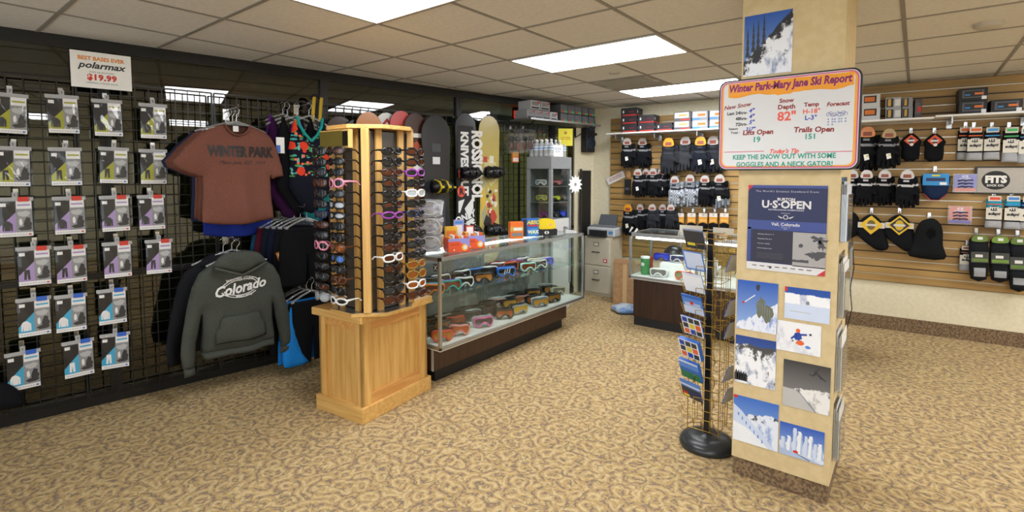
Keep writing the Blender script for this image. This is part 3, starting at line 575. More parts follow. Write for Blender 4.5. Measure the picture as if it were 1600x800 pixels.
for ci,(fa,so,nm) in enumerate(cols):
    for k in range(15):
        f,l=sp.get((ci,k),('black',rnd.choice(['black','black','brown','grey','black'])))
        a=R(fa); nx,ny=math.cos(a),math.sin(a); tx,ty=-ny,nx; z=1.703-k*.064
        j=rnd.uniform(-.08,.08); q=.338
        loc=(TC.x+nx*q+tx*so*1.06,TC.y+ny*q+ty*so*1.06,z)
        shades('%s sunglasses with %s lenses, %s from top, %s'%(f,l,ORD[k],nm),loc,a+PI/2+j,c(FRC[f],'gloss'),c(LEC[l],'gloss',.08),rnd.choice([0,1,2,0]),'sunglasses on the tower rack',ry=rnd.uniform(-.05,.05))
# ================================================================ LEFT WALL: WIRE GRID PANELS
GO=.07
def gridp(w,h):
    def f(mb):
        n=int(round(w/.076)); r=.0032
        for i in range(n+1): x=w*i/n; q=.005 if i in(0,n) else r; mb.box(x-q,x+q,-q,q,0,h)
        m=int(round(h/.076))
        for i in range(m+1): z=h*i/m; q=.005 if i in(0,m) else r*.85; mb.box(0,w,-q-.004,q-.004,z-q,z+q)
    return f
for k in range(7):
    s0=-.42+k*.78; nm='first second third fourth fifth sixth seventh'.split()[k]
    solo('wire_grid_panel','black wire grid panel on the glass partition, %s from the left'%nm,'grid panel','gridp',gridp(.765,2.09),[WIRE],LW.pt(s0,GO,.075),LW.a,'wire grid panels on the left partition')
def lblpos(u,v): pass
# ---- bagged base layers
def bagcard(col,gar,tag):
    m=[c('#101014'),c(col),c('#e9e9ea'),c('#8d8f93'),c('#2c2d32'),c('#c33a2c' if tag=='red' else '#2f62b8'),c('#b7b9bb')]
    def card(mb):
        mb.box(-.072,.072,-.001,.001,-.235,-.02,m=3)
        y=-.0015; mb.flat([(-.072,-.025),(.0,-.025),(.0,-.09),(-.072,-.175)],y,0); mb.flat([(-.072,-.175),(.0,-.09),(.0,-.21),(-.072,-.21)],y-.0003,1); mb.rect(-.072,.072,-.235,-.21,y-.0006,2); mb.rect(.003,.07,-.07,-.022,y-.0006,2); mb.rect(.008,.064,-.052,-.042,y-.0009,1)
        for i in range(9): mb.rect(-.062+.0125*i,-.054+.0125*i,-.226,-.220,y-.0009,6)
        mb.rect(.052,.064,-.228,-.219,y-.0009,5)
        blob(mb,.036,-.1,.03,.018,6,y-.0003,1); blob(mb,.05,-.16,.016,.04,4,y-.0004,2); blob(mb,.02,-.15,.007,.022,2,y-.0004,3); blob(mb,.036,-.19,.03,.012,4,y-.0005,5)
        mb.rect(-.066,-.04,-.055,-.035,y-.0009,2)
        g=4 if tag!='blue' else 2
        if gar=='top': mb.flat([(-.06,-.2),(-.06,-.16),(-.052,-.145),(-.04,-.14),(-.028,-.145),(-.016,-.16),(-.016,-.2),(-.024,-.2),(-.024,-.17),(-.026,-.2),(-.05,-.2),(-.052,-.17),(-.054,-.2)],y-.0009,g)
        else: mb.flat([(-.048,-.2),(-.046,-.14),(-.022,-.14),(-.02,-.2),(-.03,-.2),(-.034,-.16),(-.038,-.2)],y-.0009,g)
    return card,m
TAGM={}
BAGS=[]
rows=[('top','yellow-green',"#a3a52c",'top','',[(17,179),(98,180),(168,186),(240,191)]),
 ('second','yellow-green',"#a3a52c",'pants','',[(22,262),(103,262),(179,260),(240,262)]),
 ('third','lilac',"#a78fc4",'top','red',[(25,341),(109,338),(180,335),(237,333)]),
 ('fourth','lilac',"#a78fc4",'pants','red',[(54,417),(112,414),(184,407),(249,402)]),
 ('fifth','sky blue',"#3aa5cf",'top','blue',[(54,496),(112,490),(176,480)]),
 ('lowest','sky blue',"#3aa5cf",'mix','blue',[(37,580),(123,561),(181,549)])]
def hook(t,L=.06):
    part(t,'hook','hook%.2f'%L,lambda mb:(mb.tube([(0,L,.03),(0,L-.01,.005),(0,.0,.004),(0,-.02,.02)],.003,0,5),mb.box(-.012,.012,L-.01,L-.004,.0,.05)),[CHROME])
for rn,cn,col,gar,tag,ps in rows:
    for i,(u,v) in enumerate(ps):
        g=gar if gar!='mix' else ('top' if i==0 else 'pants')
        x,z=LW.px(u,v,.15); p=LW.pt(x,.15,z+.125)
        pl_='first second third fourth'.split()[i]
        t=thing('bagged_base_layer','clear bag with %s %s card, %s from the left in the %s bag row'%(cn,'shirt' if g=='top' else 'leggings',pl_,rn),'packaged clothing',p,LW.a+rnd.uniform(-.12,.1),'bagged base layers on the wire grid',ry=rnd.uniform(-.02,.03),rx=rnd.uniform(-.05,.02))
        card,m=bagcard(col,g,tag)
        part(t,'picture_card','card%s%s%s'%(col,g,tag),card,m)
        fold=lambda x,z:.003*math.sin(x*60+z*35)
        part(t,'garment','baggar',lambda mb:mb.puff([(-.07,-.23),(.07,-.23),(.07,-.03),(-.07,-.03)],.035,.012,0,y0=.014),[c('#2a2a2e','cloth')])
        part(t,'clear_bag','bagp',lambda mb:mb.puff([(-.08,-.243),(.08,-.243),(.08,0),(-.08,0)],.02,.012,0,fold,y0=.004,back=1.8),[plastic()])
        part(t,'header','baghd',lambda mb:(mb.box(-.08,.08,-.004,-.002,-.022,.0),mb.box(-.012,.012,-.004,-.002,0,.03)),[c('#a9aaac')])
        if tag: part(t,'sale_tag','bagtag'+tag,lambda mb:(mb.box(.012,.06,-.009,-.008,-.026,.002)),[c('#c8382a' if tag=='red' else '#2c5fc0')])
        hook(t,.07)
# ---- price sign
def psign(mb):
    mb.box(-.155,.155,-.002,.002,-.115,.115,m=0); y=-.0025
    mb.text('BEST BASES EVER',.033,0,.062,y,1,bold=.04,sx=.95); mb.text('polarmax',.056,0,.012,y,2,bold=.03,shear=.3,sx=1.1); mb.text('TOPS OR BOTTOMS',.014,0,-.018,y,2); mb.text('$19.99',.05,0,-.062,y,3,bold=.05,sp=1.1); mb.text('ORIGINALLY PRICED $34.99',.013,0,-.086,y,2)
x,z=LW.px(159,111,.1); solo('price_sign','white price sign with orange and red writing above the bagged base layers','sign',None,psign,[PAPER,c('#e38a2c'),c('#3a3a3c'),c('#cf2f26')],LW.pt(x,.1,z),LW.a)
# corridor notices behind the glass
def notices(mb):
    mb.box(-.45,.45,-.01,0,-.4,.4,m=0)
    for i in range(4):
        for j in range(3): mb.box(-.42+.22*i,-.23+.22*i,-.012,-.01,-.36+.26*j,-.14+.26*j,m=1 if (i+j)%5 else 2)
x,z=LW.px(105,355,-1.42); solo('notice_board','faint board of white and red papers seen behind the glass partition','notice board',None,notices,[c('#8b8a7a'),c('#b9b9b2'),c('#a8332a')],LW.pt(x,-1.42,z),LW.a)
# ---- hangers and clothes
def hanger_parts(t,clear=True,clips=False,w=.2,y=0,hook_=True):
    m=CHROME
    def hk(mb): mb.tube([(0,y,-.02),(0,y,.03),(.018,y,.05),(.02,y,.07),(.0,y,.088),(-.018,y,.075)],.0022,0,6)
    if hook_: part(t,'hanger_hook','hk%.2f'%y,hk,[m])
    def body(mb):
        mb.tube([(-w,y,-.085),(-w*.5,y,-.045),(0,y,-.015),(w*.5,y,-.045),(w,y,-.085)],.008,0,6)
        if clips:
            for s in(-1,1): mb.box(s*w-.012,s*w+.012,y-.014,y+.014,-.12,-.075)
    part(t,'hanger','hb%.2f%.2f%d'%(w,y,clips),body,[glass('clear_hanger_plastic','#e8ecee',2.2,.08,.22)])
def tee_outline(w=.27,sl=.22,L=.74,neck=.085):
    b=w*.9; h=[(neck,-.035),(neck+.03,-.045),(w*.72,-.072),(w*.9,-.11),(w+.02,-.2),(w+.055,-.33),(w+.06,-.40),(w-.02,-.425),(b-.01,-.40),(b,-.55),(b+.01,-L+.02),(w*.6,-L)]
    g=[(neck,-.035),(neck+.03,-.045),(w*.74,-.075),(w*.92,-.11),(w+.07,-.2),(w+.15,-.30),(w+.135,-.34),(w+.05,-.385),(w-.02,-.41),(b-.005,-.40),(b,-.55),(b+.01,-L+.02),(w*.6,-L)]
    nk=[(-neck*.75,-.075),(-neck*.4,-.105),(0,-.115),(neck*.4,-.105),(neck*.75,-.075)]
    return h+[(0,-L-.012)]+[(-x,z) for x,z in reversed(g)]+nk
def folds(a,k1,k2,z0=-.3,s=0): return lambda x,z:a*max(0,min(1,(-z-.12)/.5))*(math.sin(x*k1+s+z*3)+.5*math.sin(x*k2+2*s+z*5))+.25*a*math.sin(z*24+x*9+s)
def tee(loc,rz,col,label,grp,seed,L=.74,lettering=True,w=.255,tag=False):
    t=thing('t_shirt',label,'t-shirt',loc,rz,grp); hanger_parts(t)
    fo=folds(.018,19,37,s=seed*.12)
    part(t,'shirt','tee%d%.2f%.2f'%(seed,L,w),lambda mb:mb.puff(tee_outline(w,L=L),.018,0.030 if lettering else .018,0,fo,ew=.09),[c(col,'cloth')])
    if lettering:
        def col_(mb): mb.tube([(x,-.026+fo(x,z),z) for x,z in [(-.088,-.037),(-.066,-.076),(-.036,-.104),(0,-.113),(.036,-.104),(.066,-.076),(.088,-.037)]],.006,0,6)
        part(t,'collar',None,col_,[c(col,'cloth')])
        part(t,'back_neck',None,lambda mb:mb.puff([(-.09,-.04),(.09,-.04),(.07,-.11),(-.07,-.11)],.03,.004,0,y0=.03),[c('#4a3028','cloth')])
        part(t,'size_label',None,bx(-.018,.018,.018,.022,-.085,-.045),[PAPER])
        def tx(mb):
            k0=len(mb.v); mb.text('WINTER PARK',.100,.015,-.262,0,0,bold=.05,sx=.66); mb.text('Mary Jane  EST. 1939',.036,.02,-.318,0,0,bold=.0,shear=.4)
            # lay the print on the cloth surface
            mb.v=[(x,fo(x,z)-.034,z) for x,y,z in mb.v]
        part(t,'lettering',None,tx,[c('#17110f')])
    return t
def faceout(s,z,L,label,nm=1):
    def f(mb): mb.tube([(0,0,0),(0,-L,.0),(0,-L-.012,.02)],.005,0,6); mb.box(-.02,.02,-.003,.003,-.06,.02)
    solo('garment_rail',label,'garment rail',None,f,[CHROME],LW.pt(s,GO+.016,z),LW.a)
ax,az=LW.px(368,196,.34)
faceout(ax,az+.1185,.33,'chrome arm on the wire grid carrying the brown shirts')
P=lambda o,dx=0,dz=0: LW.pt(ax+dx,o,az+.04+dz)
tee(P(.37),LW.a+.09,'#70483c','front brown t-shirt with black lettering across the chest','brown shirts on the display arm',1,tag=True)
tee(P(.305,-.01),LW.a+.07,'#6a4338','second brown t-shirt hanging directly behind the lettered one','brown shirts on the display arm',2,.73,False)
tee(P(.25,-.02),LW.a+.05,'#674136','brown t-shirt third in line behind the lettered one, sleeve showing','brown shirts on the display arm',3,.72,False)
tee(P(.20,-.03),LW.a+.03,'#232b45','navy t-shirt whose sleeve shows at the left under the brown shirts','dark shirts on the display arm',4,.74,False)
tee(P(.11,.0),LW.a,'#232b45','navy t-shirt nearest the wire grid behind the brown shirts','dark shirts on the display arm',5,.72,False)
tee(P(.155,.05),LW.a+.03,'#23338a','royal blue t-shirt whose hem shows below the brown shirts','blue shirt on the display arm',6,.85,False)
# hoodies
def hood_outline():
    h=[(.09,-.02),(.16,-.07),(.245,-.13),(.29,-.22),(.32,-.36),(.355,-.52),(.375,-.66),(.36,-.76),(.29,-.77),(.27,-.62),(.25,-.50),(.232,-.40),(.235,-.55),(.245,-.66),(.235,-.70)]
    return h+[(0,-.71)]+[(-x,z) for x,z in reversed(h)]+[(0,-.03)]
def hoodie(loc,rz,col,label,grp,seed,full=True,sc=1):
    t=thing('hoodie',label,'hoodie',loc,rz,grp,sc=sc); hanger_parts(t); fo=folds(.020,15,29,s=seed*.12)
    m=c(col,'cloth')
    part(t,'body','hood%d'%seed,lambda mb:mb.puff(hood_outline(),.02,.045 if full else .025,0,fo,ew=.09),[m])
    part(t,'hood','hd%d%d'%(seed,full),lambda mb:(mb.puff(smoothpts([(-.17,-.09),(-.13,-.02),(-.05,.005),(.05,.005),(.13,-.02),(.17,-.09),(.09,-.12),(0,-.155),(-.09,-.12)],3),.015,.035,0,lambda x,z:.006*math.sin(x*40+z*30),y0=-.055),mb.tube([(-.17,-.085,-.09),(-.09,-.10,-.125),(0,-.105,-.16),(.09,-.10,-.125),(.17,-.085,-.09)],.012,0,6)) if full else mb.tube([(-.15,-.02,-.09),(0,-.03,-.05),(.15,-.02,-.09)],.015,0,6),[m])
    if full:
        part(t,'pocket',None,lambda mb:mb.puff([(-.12,-.44),(.12,-.44),(.17,-.56),(.17,-.63),(-.17,-.63),(-.17,-.56)],.03,.012,0,lambda x,z:fo(x,z),y0=-.062),[m])
        part(t,'hem_band',None,lambda mb:mb.puff([(-.245,-.68),(.245,-.68),(.235,-.735),(-.235,-.735)],.02,.058,0,lambda x,z:fo(x,z),ew=.02),[m])
        for s in(-1,1): part(t,'cuff',None,lambda mb:mb.puff([(s*.362,-.745),(s*.288,-.755),(s*.285,-.82),(s*.355,-.815)][::s],.02,.035,0,lambda x,z:fo(x,z)),[m])
        def lg(mb):
            y=0; mb.text('Colorado',.10,.0,-.285,y,0,bold=.03,shear=.35,sx=.88,rot=.10); mb.text('WINTER PARK',.026,.0,-.205,y,0,bold=.03,sx=1.1); mb.text('MARY JANE',.022,.02,-.318,y,0,bold=.03)
            for rx,rz_,zc in ((.13,.07,-.25),(.115,.055,-.25)):
                P_=[(rx*math.cos(a),0,zc+rz_*math.sin(a)+.1*rx*math.cos(a)) for a in [i*PI/10 for i in range(1,10)]]; mb.tube(P_,.0035,0,4)
                P_=[(rx*math.cos(a),0,zc+rz_*math.sin(a)) for a in [-i*PI/10 for i in range(2,10)]]; mb.tube(P_,.0035,0,4)
            mb.v=[(x,fo(x,z)-.054+yy*.3,z) for x,yy,z in mb.v]
        part(t,'chest_print',None,lg,[c('#dcdcda')])
    return t
hx,hz=LW.px(368,398,.36)
faceout(hx,hz+.1085,.36,'chrome arm on the wire grid carrying the hooded sweatshirts')
H=lambda o,dx=0,dz=0: LW.pt(hx+dx,o,hz+.03+dz)
hoodie(H(.40),LW.a+.06,'#434640','grey-green hooded sweatshirt with white oval chest print','hooded sweatshirts',1)
hoodie(H(.28,-.06),LW.a+.02,'#17181c','black hooded sweatshirt hanging behind the grey-green one, its sleeve showing at left','hooded sweatshirts',2,False)
hoodie(H(.18,.02),LW.a+.0,'#3b3e39','grey hooded sweatshirt last in line behind the others','hooded sweatshirts',3,False)
# swimwear
def suit_out():
    h=[(.115,-.03),(.135,-.12),(.15,-.20),(.165,-.28),(.15,-.38),(.165,-.50),(.17,-.57),(.11,-.66),(.05,-.76)]
    return [(.095,-.03)]+h+[(0,-.78)]+[(-x,z) for x,z in reversed(h)]+[(-.095,-.03),(-.06,-.14),(0,-.21),(.06,-.14)]
def floral(x,z):
    if z<-.5: return 0
    for i,(a,b,r) in enumerate(FL):
        d=math.hypot(x-a,(z-b)); th=math.atan2(z-b,x-a)
        if i%3==0 and d<r*(.75+.35*math.cos(5*th+i)): return 1
        if i%3==1 and abs((x-a)*math.cos(i)+(z-b)*math.sin(i))<r*1.2 and abs(-(x-a)*math.sin(i)+(z-b)*math.cos(i))<r*.38: return 2
        if i%3==2 and abs((x-a)*math.cos(i)+(z-b)*math.sin(i))<r*1.1 and abs(-(x-a)*math.sin(i)+(z-b)*math.cos(i))<r*.36: return 3
    return 0
_r=random.Random(11); FL=[(_r.uniform(-.16,.16),_r.uniform(-.52,-.1),_r.uniform(.022,.045)) for _ in range(46)]
sx_,sz_=LW.px(483,190,.36)
faceout(sx_,sz_+.1385,.31,'chrome arm on the wire grid carrying the swimsuits')
SW=lambda o,dx=0,dz=0: LW.pt(sx_+dx,o,sz_+.06+dz)
def swim(loc,rz,label,grp,base,floralp,seed,sc=1):
    t=thing('swimsuit',label,'swimsuit',loc,rz,grp,sc=sc); hanger_parts(t,w=.15,y=.0)
    part(t,'suit','suit%d'%seed,lambda mb:mb.puff(suit_out(),.02,.03,0,folds(.006,30,55,s=seed*.1),ew=.06),[tropical() if floralp else c(base,'cloth')])
    if floralp:
        def tr(mb):
            for s in(-1,1): mb.tube([(s*.10,-.02,-.03),(s*.085,-.03,-.1),(s*.05,-.035,-.16),(0,-.038,-.215)],.011,0,6)
        part(t,'neck_trim',None,tr,[c('#1f8f88','cloth')])
    return t
swim(SW(.36),LW.a+.05,'one-piece swimsuit with red and green tropical print and teal neckline','swimsuits on the display arm','#12131f',True,1)
swim(SW(.30,-.07),LW.a+.0,'black swimsuit directly behind the tropical print one','swimsuits on the display arm','#101014',False,2)
swim(SW(.23,-.12),LW.a-.0,'dark purple swimsuit left of the tropical print one','swimsuits on the display arm','#35153c',False,3,1.05)
swim(SW(.16,-.13,.02),LW.a-.0,'violet patterned swimsuit farthest left beside the brown shirts','swimsuits on the display arm','#6a2a86',False,4,.9)
swim(SW(.265,.06,-.08),LW.a+.05,'teal swimsuit hanging low on the right behind the tropical one','swimsuits on the display arm','#1c7f82',False,5)
swim(SW(.20,.09,-.12),LW.a+.05,'navy swimsuit nearest the wire grid at the right','swimsuits on the display arm','#1e3a66',False,6)
solo('price_tag','white and blue price tag hanging at the left side of the swimsuits','tag',None,lambda mb:(mb.box(-.03,.03,-.001,.001,-.06,.06),mb.rect(-.03,.0,-.058,.0,-.0014,1)),[PAPER,c('#3a6fc0')],LW.at(438,227,.33),LW.a)
x,z=LW.px(493,165,.12)
def strap(mb):
    for s in(-1,1): mb.loft([[(s*.03+q*.014+.02*math.sin(a),-.01*j+.002*q,z_) for q,j in((-1,0),(1,0),(1,1),(-1,1))] for a,z_ in ((0,-.13),(.4,-.05),(.9,.03),(1.4,.07))],0)
    mb.tube([(-.028,0,.06),(-.015,0,.085),(.015,0,.085),(.045,0,.06)],.012,1,6)
solo('strap','yellow and black strap hanging beside the black mullion above the swimsuits','strap',None,strap,[c('#c9a81c'),BLACK],LW.pt(x,.12,z),LW.a)
# shorts on clip hangers
def shorts(loc,rz,label,grp,cols_,seed,L=.46,w=.19,side=None):
    t=thing('shorts',label,'shorts',loc,rz,grp); hanger_parts(t,clips=True,w=w*.85)
    out=[(-w,-.09),(w,-.09),(w+.03,-.3),(w+.045,-L-.08),(.015,-L-.085),(0,-.30),(-.015,-L-.085),(-w-.045,-L-.08),(-w-.03,-.3)]
    part(t,'trunks','sho%d'%seed,lambda mb:mb.puff(out,.02,.016,0,folds(.012,25,40,s=2+.05*(seed%10)),ew=.06,mf=side),[c(x,'cloth') for x in cols_])
    part(t,'waistband','shw',lambda mb:mb.puff([(-w,-.088),(w,-.088),(w+.003,-.125),(-w-.003,-.125)],.02,.02,0,ew=.02),[c(cols_[0],'cloth')])
    return t
tx_,tz_=LW.px(470,352,.36)
faceout(tx_,tz_+.1485,.35,'chrome arm on the wire grid carrying the upper row of shorts')
TS=lambda o,dx=0,dz=0: LW.pt(tx_+dx,o-.05,tz_+.07+dz)
for i,(o,dx,cl,nm) in enumerate(((.40,.05,'#0f1013','black shorts in front of the upper row'),(.35,.02,'#121318','black shorts second in the upper row'),(.30,-.01,'#141a2c','navy shorts in the middle of the upper row'),(.25,-.04,'#171b28','dark blue shorts behind the navy pair in the upper row'),(.20,-.07,'#4c1522','maroon shorts at the left of the upper row'),(.14,-.08,'#1d4d6a','teal blue shorts last in the upper row'))):
    shorts(TS(o,dx),LW.a+.06-.01*i,nm,'shorts on the upper arm',[cl],10+i)
solo('price_tag','orange and white price tag on the maroon shorts','tag',None,lambda mb:(mb.box(-.022,.022,-.001,.001,-.045,.045),mb.rect(-.012,.012,-.03,.03,-.0014,1)),[c('#d97a22'),PAPER],LW.at(438,402,.33),LW.a,ry=-.3)
x2,z2=LW.px(482,462,.34)
faceout(x2,z2+.1385,.31,'chrome arm on the wire grid carrying the lower row of shorts')
T2=lambda o,dx=0,dz=0: LW.pt(x2+dx,o,z2+.06+dz)
blue_side=lambda x,z: 1 if x<-.13-.25*(z+.3) and x<-.06 else 0
t=shorts(T2(.36,.02),LW.a+.1,'black shorts with a bright blue side panel, front of the lower row','shorts on the lower arm',['#101114'],20,.50)
part(t,'side_panel',None,lambda mb:mb.puff(smoothpts([(-.19,-.13),(-.165,-.13),(-.15,-.30),(-.09,-.50),(-.05,-.575),(-.235,-.58),(-.22,-.35)],3),.02,.034,0,folds(.012,25,40,s=2),ew=.05),[c('#1f7fd0','cloth')])
shorts(T2(.30,.0),LW.a+.03,'bright blue shorts behind the blue panelled pair','shorts on the lower arm',['#1c74c4'],21,.50)
shorts(T2(.24,-.03),LW.a,'plain black shorts behind the bright blue pair in the lower row','shorts on the lower arm',['#111215'],22)
shorts(T2(.18,-.02),LW.a-.05,'black shorts nearest the grid in the lower row','shorts on the lower arm',['#0e0f11'],23)
# a dark garment cut by the left edge
p=LW.at(-14,600,.16)
t=thing('hanging_garment','black garment hanging low at the left edge of the picture','garment',p,LW.a); hook(t,.08)
part(t,'body',None,lambda mb:mb.puff(smoothpts([(-.16,-.04),(-.05,.0),(.04,-.0),(.10,-.05),(.135,-.12),(.12,-.17),(-.16,-.15)],3),.02,.035,0,folds(.01,30,50,z0=0),ew=.06),[c('#121317','cloth')])
# ---- snowboards
def board_out(L,w,waist=.88,n=9):
    pts=[]
    for i in range(n): a=PI*i/(n-1); pts.append((w/2*math.cos(a),L/2-w*.55+w*.55*math.sin(a)))
    left=[(-w/2*(waist+(1-waist)*abs(t)),t*(L/2-w*.6)) for t in (.7,.35,0,-.35,-.7)]
    bot=[(-w/2*math.cos(PI*i/(n-1)),-L/2+w*.55-w*.55*math.sin(PI*i/(n-1))) for i in range(n)]
    right=[(w/2*(waist+(1-waist)*abs(t)),t*(L/2-w*.6)) for t in (-.7,-.35,0,.35,.7)]
    return pts+left+bot+right
def clipx(x,z,L,w): return max(-w*.44,min(w*.44,x))
def binding(t,z,strap_c,key):
    def base(mb):
        mb.prism([(-.075,-.05),(.085,-.05),(.10,0),(.085,.05),(-.075,.05),(-.09,0)],-.028,-.012,0)
        # highback: curved shell standing out from the board, seen nearly end on
        mb.loft([[(-.085+.09*q,-.03-.05*math.sin(PI*a)-.10*q-.0,z0+.062*math.cos(PI*a)) for a in [k/8 for k in range(9)]]+[(-.085+.09*q+.008,-.025-.045*math.sin(PI*a)-.10*q,z0+.055*math.cos(PI*a)) for a in [1-k/8 for k in range(9)]] for q,z0 in((0,0),(.4,0),(.9,.0))],0)
        mb.ell(.02,-.085,0,.13,.055,.062,0)
    part(t,'binding','bind'+key,base,[c('#141518','gloss',.3)],(0,0,z))
    def st(mb):
        for x in (-.04,.045): mb.tube([(x,-.03,-.062),(x,-.12,-.045),(x,-.148,0),(x,-.12,.045),(x,-.03,.062)],.012,0,6)
        mb.box(-.055,-.02,-.165,-.145,-.012,.012); mb.box(.03,.065,-.165,-.145,-.012,.012); mb.tube([(.1,-.09,0),(.16,-.10,-.01)],.012,0,6)
    part(t,'binding_strap','bst'+key,st,[c(strap_c,'gloss',.35)],(0,0,z))
def snowboard(label,u,vt,off,L,w,col,gfx,mats,binds,rz=0,tilt=0,lean=0):
    s,z=LW.px(u,vt,off); p=LW.pt(s,off,z-L/2)
    t=thing('snowboard',label,'snowboard',p,LW.a+rz,'snowboards on the wire grid',ry=tilt,rx=lean)
    def deck(mb): 
        o=board_out(L,w); mb.prism(o,-.006,.006,0); mb.prism([(x*1.02,zz*1.004) for x,zz in o],-.003,.003,1)
    part(t,'deck',None,deck,[c(col,'gloss',.25),c('#222225','gloss')])
    if gfx:
        part(t,'graphics',None,gfx,mats)
    for zb,sc_,k in binds: binding(t,zb,sc_,k)
    return t
# black board
def g1(mb): mb.rect(-.05,.05,.42,.50,-.0065,0); mb.rect(-.045,.04,.30,.37,-.0065,1); mb.flat([(-.1,.1),(.1,-.05),(.1,-.5),(-.1,-.2)],-.0063,2)
snowboard('wide plain charcoal snowboard with a white sticker and yellow edged binding straps',681,180,.20,1.55,.33,'#26272b',g1,[c('#3a3b40'),c('#cfd0d2'),c('#303138')],[(.08,'#b9a51e','y'),(-.42,'#18181a','k')])
def g2(mb):
    y=-.0065
    mb.rect(-.10,.10,-.3,.66,y,0); mb.rect(-.10,.10,-.62,-.3,y,0)
    mb.text('ROSSIGNOL',.19,.085,.62,y-.0004,1,bold=.05,rot=-PI/2,align='LEFT',sx=.72); mb.text('KNIVES OUT',.13,-.06,.60,y-.0004,1,bold=.05,rot=-PI/2,align='LEFT',sx=.9)
    blob(mb,-.06,-.02,.05,.06,2,y-.0006,3,j=.1); mb.text('R',.09,-.06,-.05,y-.0009,0,bold=.05)
    mb.flat([(-.1,-.12),(-.02,-.10),(-.08,-.24),(-.1,-.24)],y-.0006,1); mb.flat([(-.02,-.2),(.095,-.08),(.095,-.2),(.04,-.32)],y-.0006,1); mb.text('ONLY\nFREE',.10,0,-.32,y-.0008,1,bold=.04,rot=.3)
    mb.flat([(0,-.34),(.095,-.30),(.095,-.62),(.03,-.62)],y-.0006,1); mb.text('TEST\nBOARD',.05,.05,-.42,y-.0009,2,bold=.04); mb.flat([(-.1,-.45),(-.0,-.4),(-.05,-.5),(-.1,-.52)],y-.0006,1); mb.flat([(-.1,-.6),(-.02,-.55),(-.02,-.64),(-.09,-.66)],y-.0006,1)
    mb.rect(-.095,-.06,.12,.2,y-.001,2)
snowboard('black and white lettered snowboard between the charcoal and the yellow boards',727,177,.13,1.58,.27,'#121214',g2,[c('#131315'),c('#dededc'),c('#d8503a')],[(.17,'#1b1c1f','k'),(-.43,'#1b1c1f','k')])
def g3(mb):
    y=-.0065; mb.flat([(-.11,.1),(-.05,.2),(-.06,-.3),(-.1,-.35)],y,0); mb.flat([(-.12,-.02),(-.07,.06),(-.05,-.14),(-.11,-.25)],y-.0003,1); mb.flat([(-.08,.35),(.09,.3),(.1,.1),(.02,.04),(-.06,.15)],y-.0003,2)
    for i in range(26): rr_=random.Random(i); blob(mb,rr_.uniform(-.05,.1),rr_.uniform(-.55,.02),rr_.uniform(.01,.025),rr_.uniform(.015,.035),[3,4,5][i%3],y-.0005-.00001*i,i)
    blob(mb,.05,-.3,.05,.08,3,y-.001,77); blob(mb,-.03,-.36,.05,.09,4,y-.0011,78)
    mb.rect(-.085,-.03,.3,.36,y-.0012,3); mb.rect(.0,.06,.29,.37,y-.0012,5)
snowboard('pale yellow wood grain snowboard with red and dark floral artwork, rightmost of the large boards',764,181,.13,1.6,.29,'#b9a860',g3,[c('#9a9a84'),c('#cfae3a'),c('#c9bd86'),c('#b5402f'),c('#2b2522'),c('#d9d4c0')],[(.19,'#1b1c1f','k'),(-.43,'#1b1c1f','k')])
small=[(531,182,.26,'#3a2019','dark red-brown snowboard tip behind the tower rack, leftmost of the small tips',None),(558,187,.28,'#131316','black snowboard tip barely above the tower rack',None),(576,175,.25,'#c57a26','orange snowboard tip above the tower rack',[(blob,'#a55f18')]),
 (604,176,.24,'#dcdcdc','white snowboard tip with a red diamond above the tower rack','dia'),(627,173,.25,'#c8403c','red snowboard tip fading to orange above the tower rack','two'),(649,177,.24,'#3f2319','brown snowboard standing just right of the tower rack','brn')]
for i,(u,v,w_,col,lab,gx) in enumerate(small):
    def gg(mb,gx=gx):
        y=-.0065
        if gx=='dia': mb.flat([(0,.70),(.07,.62),(0,.54),(-.07,.62)],y,0); mb.flat([(0,.665),(.04,.62),(0,.575),(-.04,.62)],y-.0003,1)
        elif gx=='two': mb.flat([(-.1,.6),(.1,.66),(.09,.2),(-.09,.2)],y,2)
        elif gx=='brn': mb.rect(-.08,.08,.52,.56,y,1); mb.rect(-.09,.07,.2,.3,y,1); blob(mb,0,.42,.06,.06,2,y,3)
        else: blob(mb,-.03,.6,.03,.03,2,y,2); blob(mb,.03,.5,.02,.05,2,y,5)
    snowboard(lab,u,v,[.10,.13,.16][i%3],1.5,w_,col,gg,[c('#b02a26'),c('#e4e4e2'),c('#a84a2a')],[])
# ---- right end: shelf with boxes
def prodbox(name,label,cat,loc,rz,w,h,d,body,bits,grp=None):
    t=thing(name,label,cat,loc,rz,grp)
    part(t,'carton','pb%.3f%.3f%.3f'%(w,h,d),bx(-w/2,w/2,-d,0,0,h),[c(body)],bev=.0015)
    def gr(mb):
        for k,(x0,x1,z0,z1,m) in enumerate(bits): mb.rect(-w/2+x0*w,-w/2+x1*w,z0*h,z1*h,-d-.0006-.0002*k,m)
        for k,(x0,x1,z0,z1,m) in enumerate(bits[:2]): mb.add([(w/2+.0006,-d+d*x0,z0*h),(w/2+.0006,-d+d*x1,z0*h),(w/2+.0006,-d+d*x1,z1*h),(w/2+.0006,-d+d*x0,z1*h)],[(0,1,2,3)],m)
    part(t,'printed_front','pf%s%.3f%.3f'%(str(bits),w,h),gr,BOXM)
    return t
BOXM=[c('#b8322a'),c('#d9d9d9'),c('#7c7e82'),c('#25262a'),c('#d9742a'),c('#3f86c8'),c('#3f9a5a'),c('#caa04a'),c('#e8e8e8'),c('#6b2430'),c('#55575c')]
s0,sz0=LW.px(800,187,.3); s1,_=LW.px(902,197,.3)
SHZ=2.185
t=thing('display_shelf','grey shelf high on the grid panels carrying grey and dark product boxes','shelf',LW.pt(4.72,GO+.012,SHZ-.02),LW.a)
part(t,'board',None,bx(-.62,.60,-.34,0,0,.02),[c('#8c8c8c','metal',.4)])
